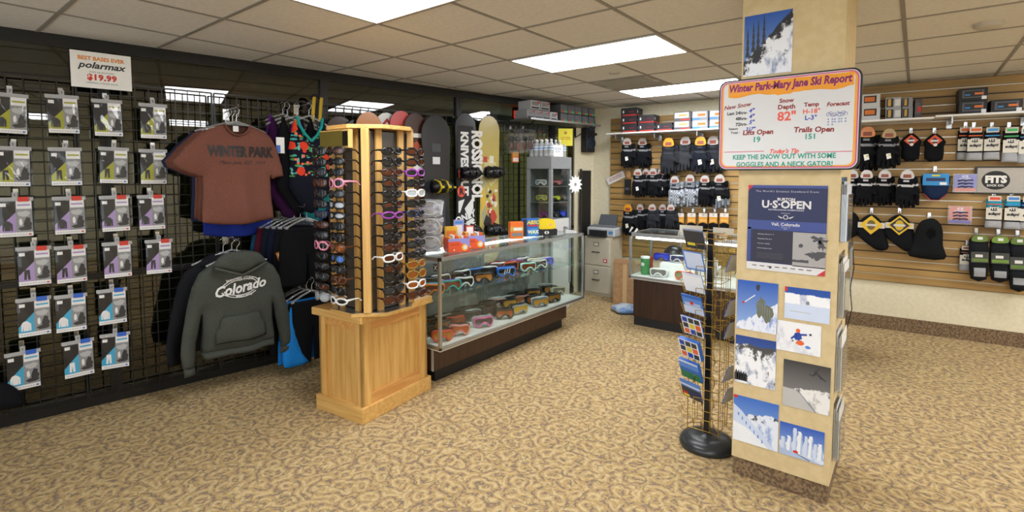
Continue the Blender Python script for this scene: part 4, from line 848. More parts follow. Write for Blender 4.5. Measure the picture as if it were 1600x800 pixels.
for s in(-.5,.5): part(t,'bracket','lwbr',lambda mb:mb.prism([(0,0),(.02,0),(.02,-.12),(0,-.12)],-.008,.008) or mb.tube([(0,-.28,0),(0,-.01,-.13)],.006,0,5),[DK],(s,0,0))
def lbx(s,lay,w,h,body,bits,lab,d=.2): p=LW.pt(s,GO+.06,SHZ+lay*.0 if lay==0 else SHZ+.106*lay); prodbox('goggle_box',lab,'box',p,LW.a,w,h,d,body,bits,'boxes on the left shelf')
gb=[(.1,.9,.1,.3,3),(.15,.85,.45,.85,2),(.7,.95,.7,.9,0)]; g4=[(.5,.98,.08,.28,6),(.1,.9,.3,.9,10),(.15,.5,.1,.28,0)]
for k in range(4): lbx(4.19+.125*k,0,.12,.1,'#8e8f92' if k<3 else '#b9b9bb',gb,'grey box low on the left of the grid shelf, %s from the left'%ORD[k])
for k in range(2): lbx(4.26+.16*k,1,.15,.1,'#9c9da0' if k else '#b2b3b5',gb,'grey box topping the left stack on the grid shelf, %s from the left'%ORD[k])
for k in range(5):
    for l in range(2): lbx(4.74+.128*k,l,.122,.1,'#55575b' if k<3 else '#3c3d41',g4,'dark grey box, %s row of the grid shelf\'s right stack, %s from the left'%(('lower','upper')[l],ORD[k]))
# goggle pouches and gloves hanging under the shelf
for k in range(4):
    u=798+10*k; p=LW.at(u,203,.17+.055*(k%2))
    t=thing('packaged_goggles','clear pack with dark goggles under the grid shelf, %s from the left'%ORD[k],'packaged goggles',p,LW.a,'packs of goggles under the grid shelf')
    part(t,'clear_pack','cpk',bx(-.05,.05,-.04,0,-.26,0),[PVC]); part(t,'goggles','cpg',lambda mb:(mb.ell(0,-.02,-.1,.042,.018,.03,0),mb.ell(0,-.02,-.18,.03,.015,.05,1)),[BLACK,c('#6b2f24')]); part(t,'header','cph',bx(-.05,.05,-.042,-.04,-.035,0),[BLACK]); hook(t,.12)
p=LW.at(804,240,.14); prodbox('glove_pack','orange and white pack hanging under the clear goggle packs','pack',(p.x,p.y,p.z-.1),LW.a,.10,.12,.02,'#d9742a',[(.1,.9,.1,.45,1),(.1,.9,.6,.9,7)])
# ================================================================ GLOVES, GOGGLES (builders)
def glove_out(curl=0,mitt=False):
    r=[(-.052,0),(.052,0),(.056,-.03),(.05,-.06),(.062,-.10),(.078,-.115),(.096,-.135),(.102,-.155),(.094,-.166),(.08,-.16),(.062,-.145),(.06,-.175)]
    f=[]
    for x0,L in ((.045,.235),(.015,.262),(-.016,.266),(-.046,.245)):
        f+=[(x0+.0145,-.19),(x0+.0145,-L+.012),(x0+.008,-L),(x0-.008,-L),(x0-.0145,-L+.012),(x0-.0145,-.19)]
    return r+f+[(-.062,-.17),(-.064,-.11),(-.052,-.06),(-.057,-.03)]
def glove(par,key,cols,loc,rot=(0,0,0),flip=1,pat=None,long=True):
    m=[c(x,'cloth') if i!=2 else c(x) for i,x in enumerate(cols)]
    out=[(x*flip,z) for x,z in glove_out()]; 
    if flip<0: out=out[::-1]
    o=part(par,'glove','gl%s%d'%(key,flip),lambda mb:mb.puff(out,.012,.026,0,lambda x,z:.004*math.sin(z*70+x*20),ew=.03,mf=pat),m,loc,rot)
    b=part(o,'wrist_strap','gls%s'%key,lambda mb:(mb.loft([[(.056*math.cos(a),.028*math.sin(a),z) for a in [k*PI/6 for k in range(12)]] for z in(-.078,-.058)],0),mb.box(-.02,.02,-.032,-.028,-.035,-.02)),[m[1]])
    return o
def glovepair(label,loc,rz,grp,cols,tag=None,header='#b9b3ae',pat=None,key='a',ry=0,sc=1,second=True):
    t=thing('glove_pair',label,'gloves',loc,rz,grp,ry=ry,sc=sc)
    glove(t,key,cols,(-.008,0,-.02),(0,.03,.1),1,pat)
    if second: glove(t,key,cols,(.018,.045,-.015),(0,-.06,-.15),-1,pat)
    part(t,'header_card','ghd'+header+str(bool(tag)),lambda mb:(mb.prism(smoothpts([(-.042,-.025),(.042,-.025),(.04,.02),(.018,.045),(-.018,.045),(-.04,.02)],3),-.03,-.027,0),mb.prism([(-.028,-.02),(.028,-.02),(.026,.01),(-.026,.01)],-.0315,-.03,1)),[c(header,'gloss',.25),c('#8c4a3a')])
    if tag: part(t,'hang_tag','gtag'+tag,lambda mb:(mb.prism([(-.018,-.16),(.012,-.155),(.02,-.195),(-.01,-.205)],-.045,-.043,0),mb.box(-.002,.012,-.046,-.044,-.175,-.165,m=1)),[PAPER,c(tag)])
    hook(t,.07)
    return t
GOUT=smoothpts([(0,.041),(.045,.043),(.074,.035),(.086,.010),(.081,-.020),(.058,-.040),(.036,-.037),(.018,-.016),(0,-.009),(-.018,-.016),(-.036,-.037),(-.058,-.040),(-.081,-.020),(-.086,.010),(-.074,.035),(-.045,.043)],2)
def inset(P_,d):
    out=[]; n=len(P_)
    for i in range(n):
        a=Vector(P_[i-1]); b=Vector(P_[(i+1)%n]); t_=(b-a).normalized(); out.append((P_[i][0]+t_.y*d*(1),P_[i][1]-t_.x*d*(1)))
    return out
GIN=inset(GOUT,.0135)
gy=lambda x:5.0*x*x
def goggles(label,loc,rz,frame,lens,strap,grp,rx=0,ry=0,sc=1,acc=None,rd='gloss'):
    t=thing('goggles',label,'goggles',loc,rz,grp,rx=rx,ry=ry,sc=sc); n=len(GOUT)
    def fr(mb):
        A=[(x,gy(x)-.004,z) for x,z in GOUT]; B=[(x,gy(x)-.012,z) for x,z in inset(GOUT,.005)]; C_=[(x,gy(x)-.006,z) for x,z in GIN]; D=[(x,gy(x)+.008,z) for x,z in GIN]; E_=[(x,gy(x)+.014,z) for x,z in GOUT]
        mb.loft([E_,A,B,C_,D],0,False)
    part(t,'frame','gogf',fr,[frame])
    part(t,'lens','gogl',lambda mb:mb.add([(x,gy(x)-.003,z) for x,z in GIN]+[(0,-.006,.016)],[(i,(i+1)%n,n) for i in range(n)],0,True),[lens])
    part(t,'foam','gogm',lambda mb:mb.loft([[(x*.98,gy(x)+.012,z*.98) for x,z in GOUT],[(x*.93,gy(x)+.034,z*.93) for x,z in GOUT]],0,False),[BLACK])
    if strap:
        sp_=smoothpts([(-.086,.036),(-.088,.055),(-.07,.078),(-.02,.088),(.03,.088),(.075,.077),(.088,.055),(.086,.036)],3,False)
        def st(mb): mb.loft([[(x,y,-.016+.25*(y-.03)),(x,y,.026+.25*(y-.03)),(x*.975,y*.975,.026+.25*(y-.03)),(x*.975,y*.975,-.016+.25*(y-.03))] for i,(x,y) in enumerate(sp_)],0)
        part(t,'strap','gogs',st,[strap])
    if acc: part(t,'stripe','goga',lambda mb:[mb.tube([(x,gy(x)-.008,z0) ,(x+.012,gy(x+.012)-.008,z0+.04)],.004,0,4) for x,z0 in((-.01,-.005),(.012,-.005),(-.032,-.015))],[acc])
    return t
GL=lambda h:c(h,'gloss',.08)
# ================================================================ LONG GLASS COUNTER
CX0,CX1,CY0,CY1=-3.15,-2.635,2.49,4.51
t=thing('display_case','long aluminium framed glass display case with dark wood base, full of goggles','display case',((CX0+CX1)/2,(CY0+CY1)/2,0))
def loc_(mb): mb.M=Matrix.Translation((-(CX0+CX1)/2,-(CY0+CY1)/2,0)); return mb
part(t,'toe_kick',None,lambda mb:loc_(mb).box(CX0+.06,CX1-.165,CY0+.10,CY1-.16,0,.10),[c('#17181b')])
part(t,'base_panel',None,lambda mb:loc_(mb).box(CX0+.03,CX1-.13,CY0+.05,CY1-.13,.10,.285),[wood('walnut_laminate','#33211a','#4b3226','z',1.2,.4)])
part(t,'base_edge_strip',None,lambda mb:loc_(mb).box(CX1-.15,CX1-.128,CY0+.048,CY0+.053,.10,.285),[c('#b9b3a6')])
part(t,'deck',None,lambda mb:loc_(mb).box(CX0+.005,CX1-.005,CY0+.005,CY1-.005,.285,.315),[c('#e9e8e4','',.5)])
def alu(mb,x0,x1,y0,y1,zb,zt,q=.011,top=.028):
    for x in(x0+q,x1-q):
        for y in(y0+q,y1-q): mb.box(x-q,x+q,y-q,y+q,zb,zt-top)
    for y in(y0,y1-2*q): mb.box(x0,x1,y,y+2*q,zt-top,zt)
    for x in(x0,x1-2*q): mb.box(x,x+2*q,y0,y1,zt-top,zt)
    for y in(y0,y1-2*q*.8): mb.box(x0,x1,y,y+q*1.6,zb-.018,zb+.006)
    for x in(x0,x1-2*q*.8): mb.box(x,x+q*1.6,y0,y1,zb-.018,zb+.006)
part(t,'frame',None,lambda mb:alu(loc_(mb),CX0,CX1,CY0,CY1,.31,.97),[ALU],bev=.002)
def panes(mb,x0,x1,y0,y1,zb,zt,back=False):
    mb.box(x1-.014,x1-.009,y0+.02,y1-.02,zb,zt-.025); mb.box(x0+.02,x1-.02,y0+.009,y0+.014,zb,zt-.025); mb.box(x0+.02,x1-.02,y1-.014,y1-.009,zb,zt-.025); mb.box(x0+.02,x1-.02,y0+.02,y1-.02,zt-.008,zt-.002)
part(t,'glass_panel',None,lambda mb:panes(loc_(mb),CX0,CX1,CY0,CY1,.31,.97),[GLS])
part(t,'sliding_door',None,lambda mb:(loc_(mb).box(CX0+.018,CX0+.024,CY0+.03,(CY0+CY1)/2+.03,.32,.94),mb.box(CX0+.028,CX0+.034,(CY0+CY1)/2-.03,CY1-.03,.32,.94)),[glass('door_glass','#eef3f0',1.2,.02,.15)])
def doorf(mb):
    loc_(mb)
    for y in (CY0+.03,(CY0+CY1)/2,CY1-.05): mb.box(CX0+.014,CX0+.036,y-.01,y+.012,.315,.945)
part(t,'door_frame',None,doorf,[ALU])
part(t,'shelf',None,lambda mb:loc_(mb).box(CX0+.05,CX1-.10,CY0+.03,CY1-.03,.645,.653),[glass('shelf_glass','#e6f5ee',1.6,.0,.06)])
part(t,'shelf_bracket',None,lambda mb:[loc_(mb).box(CX0+.03,CX1-.12,y-.006,y+.006,.628,.645) for y in (CY0+.04,(CY0+CY1)/2,CY1-.04)],[ALU])
part(t,'light_tube',None,lambda mb:loc_(mb).box(CX0+.03,CX0+.045,CY0+.06,CY1-.06,.915,.935),[emit('#fbfdff',9.0)])
part(t,'sticker',None,lambda mb:(loc_(mb).box(CX1-.07,CX1-.03,CY0+.006,CY0+.009,.87,.92,m=0),[mb.add([(CX1-.064+a*.028,CY0+.005,.877+b*.036),(CX1-.058+a*.028,CY0+.005,.877+b*.036),(CX1-.058+a2*.028,CY0+.005,.877+b2*.036),(CX1-.064+a2*.028,CY0+.005,.877+b2*.036)],[(0,1,2,3)],1) for a,b,a2,b2 in((0,0,1,1),(1,0,0,1))]),[BLACK,WHITE])
N_='#101113'
up=[(667,457,'orange and yellow','#d8792a','#4a1d1d','#5fb0c8',0),(652,436,'black','#1b1b1e','#4c2038','#17171a',.3),(668,419,'black grey','#27272a','#3a3a3e','#17171a',.2),(694,436,'white','#cfd0d2','#2b2c30','#26272a',-.2),(709,424,'black','#1a1a1c','#4a3620','#16161a',.5),(707,455,'teal and purple','#2aa09a','#7a3a22','#5a2fb0',-.1),(728,444,'white rimmed','#d9d9da','#202226','#2a2a2c',0),(731,428,'pale grey','#c2c4c6','#1d1e20','#2b2c30',.4),(742,414,'blue','#2f78d0','#30343c','#3a3c42',.5),
 (757,438,'black with amber lens','#1c1b1d','#b0702c','#1a1a1c',0),(757,424,'white strapped black','#1f1f22','#2a2a2d','#d9d9d9',.2),(774,420,'dark red','#3a1a18','#a8492e','#1c1c1f',.4),(778,407,'white and red','#d0d1d3','#25262a','#8c2a24',.3),(793,429,'bright blue','#2a72d8','#17181c','#1e58b0',0),(797,416,'orange','#d0582a','#2a2a2e','#b8442a',.3),(811,412,'purple','#7d3f96','#b04a44','#5c2f78',.2),(820,402,'white','#cfcfd2','#2a2c30','#3a3a3e',.4),(828,420,'mint','#a6dcd0','#7a3420','#1e1e20',-.1),(838,410,'cream and red','#d9cfb0','#a83228','#2a2a2c',.2),(857,413,'deep blue','#2f35c8','#1d24a8','#d0d2d8',-.2),(846,424,'pale grey','#c5d0cc','#3a3a3c','#aaaaaa',.2)]
dn=[(693,526,'red orange','#c8402a','#b06a20','#1c1c1e',0),(719,516,'pink rimmed','#d08a86','#b8562e','#2a2a2c',0),(694,508,'black with brown lens','#1c1b1d','#7a4a22','#1c1c1e',.1),(712,500,'red','#b3402e','#7a4422','#1c1c1e',.2),(700,480,'white and black','#9a9c9f','#2c2c30','#18181a',.3),(717,470,'black','#18181b','#3a2c1c','#18181a',.5),(733,462,'black yellow sticker','#1a1a1c','#b8922a','#18181a',.6),(729,474,'grey','#3a3b3f','#5a4a2a','#28282a',.3),(732,493,'zebra patterned','#55565a','#2a2a2c','#d9d9da',.1),(757,506,'pink','#d06aa0','#4a3a40','#a8a9ad',0),(762,488,'black and red patterned','#26191c','#3b2a2a','#2c1a1a',.2),(790,491,'black with copper lens','#151518','#a4552c','#131316',0),
 (766,464,'charcoal','#333438','#3e3222','#1b1b1d',.4),(786,460,'pink and white','#d6a8ac','#3a3236','#d4d4d6',.2),(788,449,'black yellow','#1a1a1c','#b89a22','#d2d2d2',.4),(799,473,'black with gold lens','#18181a','#b3832a','#17171a',.1),(816,484,'clear framed gold lens','#8c8f8c','#c79a2c','#27272a',0),(811,452,'black with yellow badge','#161619','#8a7a22','#16161a',.4),(821,468,'pink topped black','#c08a94','#a3662a','#1a1a1c',.2),(834,468,'black with orange lens','#18181a','#a8642a','#17171a',.1),(847,475,'grey with gold lens','#6f7174','#c08a28','#c9cbce',0),(836,459,'dark amber','#1b1a1b','#b0782a','#18181a',.4),(868,469,'black with dark gold lens','#1b1a1a','#8f6322','#17171a',-.1),(868,452,'black with orange top lens','#191919','#b5702a','#17171a',.1),(858,446,'clear strapped grey','#8e9090','#55575a','#b8baba',.3),(880,452,'white and gold','#b9b49a','#6b6a5c','#cfcfcf',-.2),(662,494,'black orange lens','#18181a','#b0602a','#17171a',.1),(659,477,'black','#151517','#33281c','#17171a',.3),(662,514,'dark grey','#2c2d30','#4a3a2a','#1b1b1d',.1)]
def place_row(lst,zs,grp,where):
    rr_=random.Random(5); pos=[]
    for (u,v,*_) in lst:
        p=onz(u,v,zs+.048); x=min(max(p.x,CX0+.14),CX1-.165 if zs>.5 else CX1-.08)
        y=(onx(u,v,x) if x!=p.x else p).y; pos.append([x,min(max(y,CY0+.11),CY1-.12)])
    for it in range(60):
        for a in range(len(pos)):
            for b in range(a):
                dx=pos[a][0]-pos[b][0]; dy=pos[a][1]-pos[b][1]; d=math.hypot(dx/.085,dy/.15)
                if d<1:
                    q=.25*(1-d); sx,sy=(1 if dx>=0 else -1),(1 if dy>=0 else -1); pos[a][0]+=sx*q*.085; pos[b][0]-=sx*q*.085; pos[a][1]+=sy*q*.10; pos[b][1]-=sy*q*.10
        for P_ in pos: P_[0]=min(max(P_[0],CX0+.13),CX1-.165 if zs>.5 else CX1-.08); P_[1]=min(max(P_[1],CY0+.11),CY1-.12)
    for i,(u,v,nm,fc,lc,stc,rot) in enumerate(lst):
        p=onz(u,v,zs+.042); x=min(max(p.x,CX0+.14),CX1-.165 if zs>.5 else CX1-.08); y=min(max(p.y,CY0+.10),CY1-.11)
        if x!=p.x:   # keep it under the same sight line, on the shelf
            q=onx(u,v,x); y=min(max(q.y,CY0+.10),CY1-.11)
        x,y=pos[i]
        goggles('%s goggles, %s, %s'%(nm,where,NEAR(y,x,i)),(x,y,zs+.048),PI/2-.6*rr_.uniform(.5,1.0)+rot*.15,c(fc,'gloss',.3),GL(lc),c(stc,'cloth'),grp,rx=rr_.uniform(-.10,.0),ry=rr_.uniform(-.06,.06),acc=WHITE if nm=='bright blue' else None)
SEEN={}
def NEAR(y,x,i):
    f=(y-CY0)/(CY1-CY0); a='left end' if f<.17 else 'left quarter' if f<.34 else 'middle left' if f<.5 else 'middle right' if f<.67 else 'right quarter' if f<.84 else 'right end'
    b='at the front' if x>-2.82 else 'at the back' if x<-2.98 else 'mid depth'
    return a+' '+b
place_row(up,.653,'goggles on the glass shelf of the long case','upper shelf of long case')
place_row(dn,.315,'goggles on the floor of the long case','lower deck of long case')
# ---- things on top of the long counter
CT=.972
for k,(v) in enumerate((372,339,306)):
    nm=('bottom','middle','top')[k]; p=onz(669,386,CT); z=CT+k*.134
    t=thing('clear_bin','clear plastic bin with purple label, %s of the three stacked bins'%nm,'bin',(-3.0,p.y+.12,z),R(40),'stack of clear bins')
    t.location=(-2.97,2.67,z)
    def bin_(mb):
        pr_=[(-.10,.003),(.10,.003),(.115,.02),(.125,.09),(.11,.125),(-.10,.125),(-.115,.06)]
        mb.prism(smoothpts(pr_,2),-.085,-.082,0); mb.prism(smoothpts(pr_,2),.082,.085,0); mb.loft([[(x,-.085,z_),(x,.085,z_)] for x,z_ in smoothpts(pr_,2)+[pr_[0]]],0,False,True,False) if False else None
        P_=smoothpts(pr_,2); mb.add([(x,-.085,z_) for x,z_ in P_]+[(x,.085,z_) for x,z_ in P_],[(i,(i+1)%len(P_),(i+1)%len(P_)+len(P_),i+len(P_)) for i in range(len(P_))],0,True)
    part(t,'bin_shell','binsh',bin_,[glass('bin_plastic','#f6f7f8',1.8,.06,.22)])
    part(t,'rim','binrim',lambda mb:mb.tube([(.04+.075*math.cos(a),-.088,.068+.052*math.sin(a)) for a in [i*PI/8 for i in range(16)]],.004,0,5,True),[c('#c9ccd2','gloss',.2)])
    part(t,'label_card','binlb',lambda mb:(mb.box(-.10,-.025,-.0885,-.086,.03,.10,m=0),mb.text('WAX\nWIPES\nKITS',.018,-.062,.078,-.089,1,bold=.03),mb.rect(-.095,-.03,.034,.038,-.089,1)),[c('#3a2a86'),c('#c9c06a')])
    def stuff_(mb,k=k):
        r_=random.Random(k)
        for i in range(26):
            a=r_.uniform(-.6,.6); x,z_=r_.uniform(-.06,.07),r_.uniform(.015,.075); q=r_.uniform(-.06,.06)
            mb.M=Matrix.Translation((x,q,z_))@Matrix.Rotation(a,4,'Y')@Matrix.Rotation(r_.uniform(-.5,.5),4,'Z'); mb.box(-.03,.03,-.006,.006,-.011,.011,m=i%3 if i%4 else 0)
        mb.M=None
    part(t,'contents',None,stuff_,[c('#dcdce2'),c('#8a7fc0'),c('#c9cad2')])['kind']='stuff'
def wipes(loc,rz,label,fl):
    t=thing('counter_display_box',label,'display box',loc,rz,'orange display boxes on the long case'); w,d,h=.17,.13,.105
    def car(mb):
        mb.box(-w/2,w/2,-d/2,-d/2+.003,0,h,m=0); mb.box(-w/2,w/2,d/2-.003,d/2,0,h,m=0); mb.box(-w/2,-w/2+.003,-d/2,d/2,0,h,m=0); mb.box(w/2-.003,w/2,-d/2,d/2,0,h,m=0); mb.box(-w/2,w/2,-d/2,d/2,0,.003,m=0)
    part(t,'carton','wcar',car,[c('#e0552c')])
    def gr(mb):
        y=-d/2-.0006
        mb.rect(-w/2,w/2,h-.022,h,y,0); mb.flat([(-.0,h-.02),(w/2,h-.02),(w/2,h-.065),(.045,h-.055)],y-.0003,0); mb.disc(.045,.035,.026,y-.0004,1); mb.disc(.048,.035,.016,y-.0006,2); mb.text('anti-fog',.022,-.035,.055,y-.0006,3,shear=.3); mb.disc(-.04,.018,.006,y-.0006,2)
        x=w/2+.0006; mb.add([(x,-d/2,h-.025),(x,d/2,h-.025),(x,d/2,h),(x,-d/2,h)],[(0,1,2,3)],0); mb.add([(x+.0002,-.04,.02),(x+.0002,.03,.02),(x+.0002,.03,.07),(x+.0002,-.04,.07)],[(0,1,2,3)],1)
    part(t,'printed_front','wgr',gr,[c('#8f8fd0'),c('#e8b23a'),c('#d9dadf'),c('#7a2318')])
    def con(mb):
        r_=random.Random(fl)
        for i in range(6): x=-.06+.024*i; mb.box(x-.009,x+.009,-.04,.045,.01,h+.005+.02*r_.random(),m=i%3)
    part(t,'sachets',None,con,[c('#e8a23a'),c('#d9d9de'),c('#d8572f')])['kind']='stuff'
wipes((-2.77,2.80,CT),R(62),'orange display box of sachets next to the clear bins',1); wipes((-2.80,3.01,CT),R(62),'orange display box of sachets farther along from the clear bins',2)
for (loc,rz,w,h,col,bits,lab) in (((-2.97,2.93,CT),R(60),.10,.17,'#d9a92e',[(.1,.9,.5,.8,4),(.3,.7,.2,.4,1)],'yellow pack standing behind the orange display boxes'),((-3.0,3.05,CT),R(60),.085,.215,'#9a94c8',[(.15,.85,.3,.8,1),(.1,.9,.85,.95,5)],'tall lilac and white pack behind the orange display boxes'),((-2.96,3.14,CT),R(60),.07,.16,'#c9452e',[(.1,.9,.55,.95,8),(.2,.8,.1,.3,4)],'red and white pack behind the far orange display box')):
    prodbox('small_pack',lab,'pack',loc,rz,w,h,.03,col,bits)
prodbox('heat_pack_box','orange and yellow box standing upright on the long case','box',(-2.93,3.73,CT),R(55),.125,.155,.075,'#df6b25',[(.0,1,.45,.72,7),(.25,.9,.5,.66,1),(.1,.9,.16,.36,2),(0,1,.0,.15,4)])
t=prodbox('wax_box','dark blue lower box of the blue stack on the long case','box',(-2.93,3.95,CT),R(55),.15,.09,.08,'#1e5fae',[(.3,.95,.1,.9,5),(.35,.85,.3,.6,6),(0,.2,0,1,3)])
part(t,'lettering',None,lambda mb:mb.text('WAX',.045,.02,.03,-.0825,0,bold=.04),[WHITE])
t=prodbox('wax_box','blue and red upper box of the blue stack on the long case','box',(-2.93,3.95,CT+.09),R(55),.15,.08,.08,'#2668c0',[(.0,.2,.0,1,3),(.25,.95,.1,.3,0)])
part(t,'lettering',None,lambda mb:mb.text('ABSO',.05,.02,.03,-.0825,0,bold=.04,shear=.2),[c('#d8c832')])
t=prodbox('sunglass_case_box','black product box with white oval mark on the long case','box',(-2.86,4.12,CT),R(55),.20,.062,.09,'#16161a',[])
part(t,'emblem',None,lambda mb:(mb.disc(-.01,.031,.024,-.0905,0,rz=.016),mb.text('S',.03,-.01,.021,-.0909,1,bold=.05,sx=1.5)),[WHITE,BLACK])
t=thing('case','bright yellow rounded case standing on the black product box','case',(-2.86,4.12,CT+.0635),R(55))
part(t,'body',None,lambda mb:mb.prism(smoothpts([(-.075,.001),(.075,.001),(.082,.05),(.07,.085),(.03,.098),(-.03,.098),(-.07,.085),(-.082,.05)],3),-.075,-.01,0,True),[c('#e3c81c')]); part(t,'badge',None,lambda mb:mb.disc(.035,.04,.012,-.0765,0,rz=.014),[c('#d8a58c')])
t=thing('card_reader','small white and grey telephone at the far end of the long case','telephone',(-2.74,4.40,CT),R(50))
part(t,'base',None,lambda mb:mb.prism([(-.06,0),(.06,0),(.06,.02),(-.06,.045)],-.04,.04,0),[c('#c9cbcd')],bev=.004); part(t,'handset',None,lambda mb:(mb.box(-.055,-.03,-.05,.05,.045,.065,m=0)),[c('#8b9096')],bev=.006); part(t,'keypad',None,lambda mb:[mb.box(-.015+.02*i,-.003+.02*i,-.03+.022*j,-.016+.022*j,.02,.037-.006*i,m=0) for i in range(3) for j in range(3)],[BLACK])
# ================================================================ GREY GLASS TOWER CABINET WITH BOTTLES
TX1,TY0=-3.16,4.68; TX0,TY1=-3.50,5.10
t=thing('goggle_cabinet','grey riveted metal and glass cabinet with goggles on three shelves and bottles on top','cabinet',((TX0+TX1)/2,(TY0+TY1)/2,0))
def tl(mb): mb.M=Matrix.Translation((-(TX0+TX1)/2,-(TY0+TY1)/2,0)); return mb
GREY=c('#8f9396','',.35)
part(t,'lower_body',None,lambda mb:tl(mb).box(TX0+.01,TX1-.01,TY0+.01,TY1-.01,0,1.06),[c('#d3d5d6')])
part(t,'upper_band',None,lambda mb:tl(mb).box(TX0,TX1,TY0,TY1,1.63,1.765),[GREY],bev=.003)
def posts(mb):
    tl(mb)
    for x in(TX0,TX1-.035):
        for y in(TY0,TY1-.035): mb.box(x,x+.035,y,y+.035,.3,1.64)
part(t,'corner_post',None,posts,[GREY])
def rivets(mb):
    tl(mb)
    for k in range(14):
        z=.4+k*.1
        for y in (TY0+.017,TY1-.017): mb.ell(TX1,y,z,.002,.007,.007,0,8,4)
        for x in (TX0+.017,TX1-.017): mb.ell(x,TY0,z,.007,.002,.007,0,8,4)
for k in range(14):
    for x,y in ((TX1,TY0+.017),(TX1,TY1-.017),(TX0+.017,TY0),(TX1-.017,TY0)): part(t,'rivet','rivet',lambda mb:mb.ell(0,0,0,.005,.005,.006,0,8,4),[c('#cfd2d4','metal',.2)],(x-(TX0+TX1)/2,y-(TY0+TY1)/2,.4+k*.1))
part(t,'glass_panel',None,lambda mb:(tl(mb).box(TX0+.035,TX1-.035,TY0+.012,TY0+.016,1.06,1.63),mb.box(TX1-.016,TX1-.012,TY0+.035,TY1-.035,1.06,1.63)),[GLS])
part(t,'shelf',None,lambda mb:[tl(mb).box(TX0+.02,TX1-.02,TY0+.02,TY1-.02,z-.005,z+.003) for z in (1.25,1.43)],[c('#b9bcbe','metal',.3)])
part(t,'back_panel',None,lambda mb:(tl(mb).box(TX0+.01,TX0+.02,TY0+.03,TY1-.03,1.06,1.63),mb.box(TX0+.03,TX1-.03,TY1-.02,TY1-.01,1.06,1.63)),[c('#63676a')])
for i,(dx,dy,z,nm,f,l,s) in enumerate(((.13,.12,1.43,'white and grey','#d4d5d6','#8a8c90','#2a2a2c'),(.32,.22,1.43,'rose lensed','#55303a','#b05a6a','#8a8a8e'),(.14,.12,1.253,'yellow rimmed','#c9c92a','#7a7a52','#35359a'),(.32,.20,1.253,'lime mirrored','#4a4a1c','#b9c42a','#8a1f2a'),(.33,.33,1.253,'grey','#4a4b4e','#70737a','#303134'),(.20,.12,1.062,'red and blue','#a8262c','#28307a','#2a3aa0'),(.33,.16,1.062,'black','#1a1b22','#2a2a35','#1a1a1c'),(.33,.30,1.062,'royal blue','#2434b8','#3a5ae0','#1a1a1c'))):
    goggles('%s goggles on the %s shelf of the grey metal cabinet'%(nm,{1.43:'top',1.253:'middle',1.062:'bottom'}[z]),(TX0+dx*.78-.005,TY0+dy+.02,z+.044),R(24),c(f,'gloss'),GL(l),c(s,'cloth'),'goggles in the grey metal cabinet',sc=.8)
# bottles
def bottle(loc,label):
    t=thing('water_bottle',label,'bottle',loc,0,'water bottles on the grey cabinet')
    pr_=[(.0,.002),(.026,0),(.030,.01),(.030,.03),(.028,.035),(.030,.04),(.030,.12),(.027,.14),(.013,.165),(.012,.18)]
    part(t,'bottle_body','bob',lambda mb:mb.lathe(pr_,n=14),[glass('bottle_plastic','#eef3f6',2.0,.05,.42)])
    part(t,'label_band','bol',lambda mb:(mb.lathe([(.0312,.075),(.0312,.115)],n=14),mb.lathe([(.0316,.09),(.0316,.10)],n=14,m=1)),[c('#d5e2ee'),c('#5a86c8')])
    part(t,'bottle_cap','boc',lambda mb:mb.lathe([(.0135,.178),(.0135,.195),(.001,.196)],n=12),[WHITE])
BZ=1.766
for i in range(5): bottle((TX0+.04+.066*i,TY0+.045,BZ),'clear water bottle, front row on the grey cabinet, %s from the left'%ORD[i])
for i in range(4): bottle((TX1-.085,TY0+.125+.085*i,BZ),'clear water bottle along the grey cabinet\'s right edge, %s from the front'%ORD[i+0])
for i in range(3): bottle((TX0+.05+.07*i,TY0+.14,BZ),'clear water bottle in the second row on the grey cabinet, %s from the left'%ORD[i])
pA=ony(873,234,TY0+.20)
solo('paper_sign','white paper with blue writing leaning among the water bottles','sign',None,lambda mb:(mb.box(-.08,.08,-.001,.001,-.065,.065,m=0),mb.text('WATER\n$2.00',.03,0,.012,-.0015,1)),[PAPER,c('#5a7fb8')],(TX1-.022,4.84,BZ+.067),R(75))
solo('paper_sign','bright yellow paper sign above the water bottles','sign',None,lambda mb:(mb.box(-.085,.085,-.001,.001,-.1,.1,m=0),mb.disc(0,.05,.018,-.0015,1),mb.text('CUSTOMERS\nONLY PLEASE',.02,0,-.01,-.0015,1,bold=.03)),[c('#d8cf3a'),c('#b07a1c')],(-3.22,5.06,2.0),R(45))
solo('sign_holder','thin clear stem holding up the yellow paper sign','sign holder',None,lambda mb:(mb.box(-.02,.02,-.02,.02,0,.004),mb.box(-.003,.003,.002,.006,0,.20)),[c('#c9cbcd')],(-3.22,5.06,BZ),R(45))
def star(mb):
    P_=[]
    for i in range(24): r=.115 if i%2==0 else .075; a=2*PI*i/24; P_.append((r*math.cos(a),r*math.sin(a)))
    mb.prism(P_,-.002,.002,0); mb.disc(0,0,.02,-.0025,1)
solo('starburst_sign','white starburst paper sign taped to the right side of the grey cabinet','sign',None,star,[PAPER,c('#8a8c90')],(TX1+.035,TY1+.03,1.45),R(75))
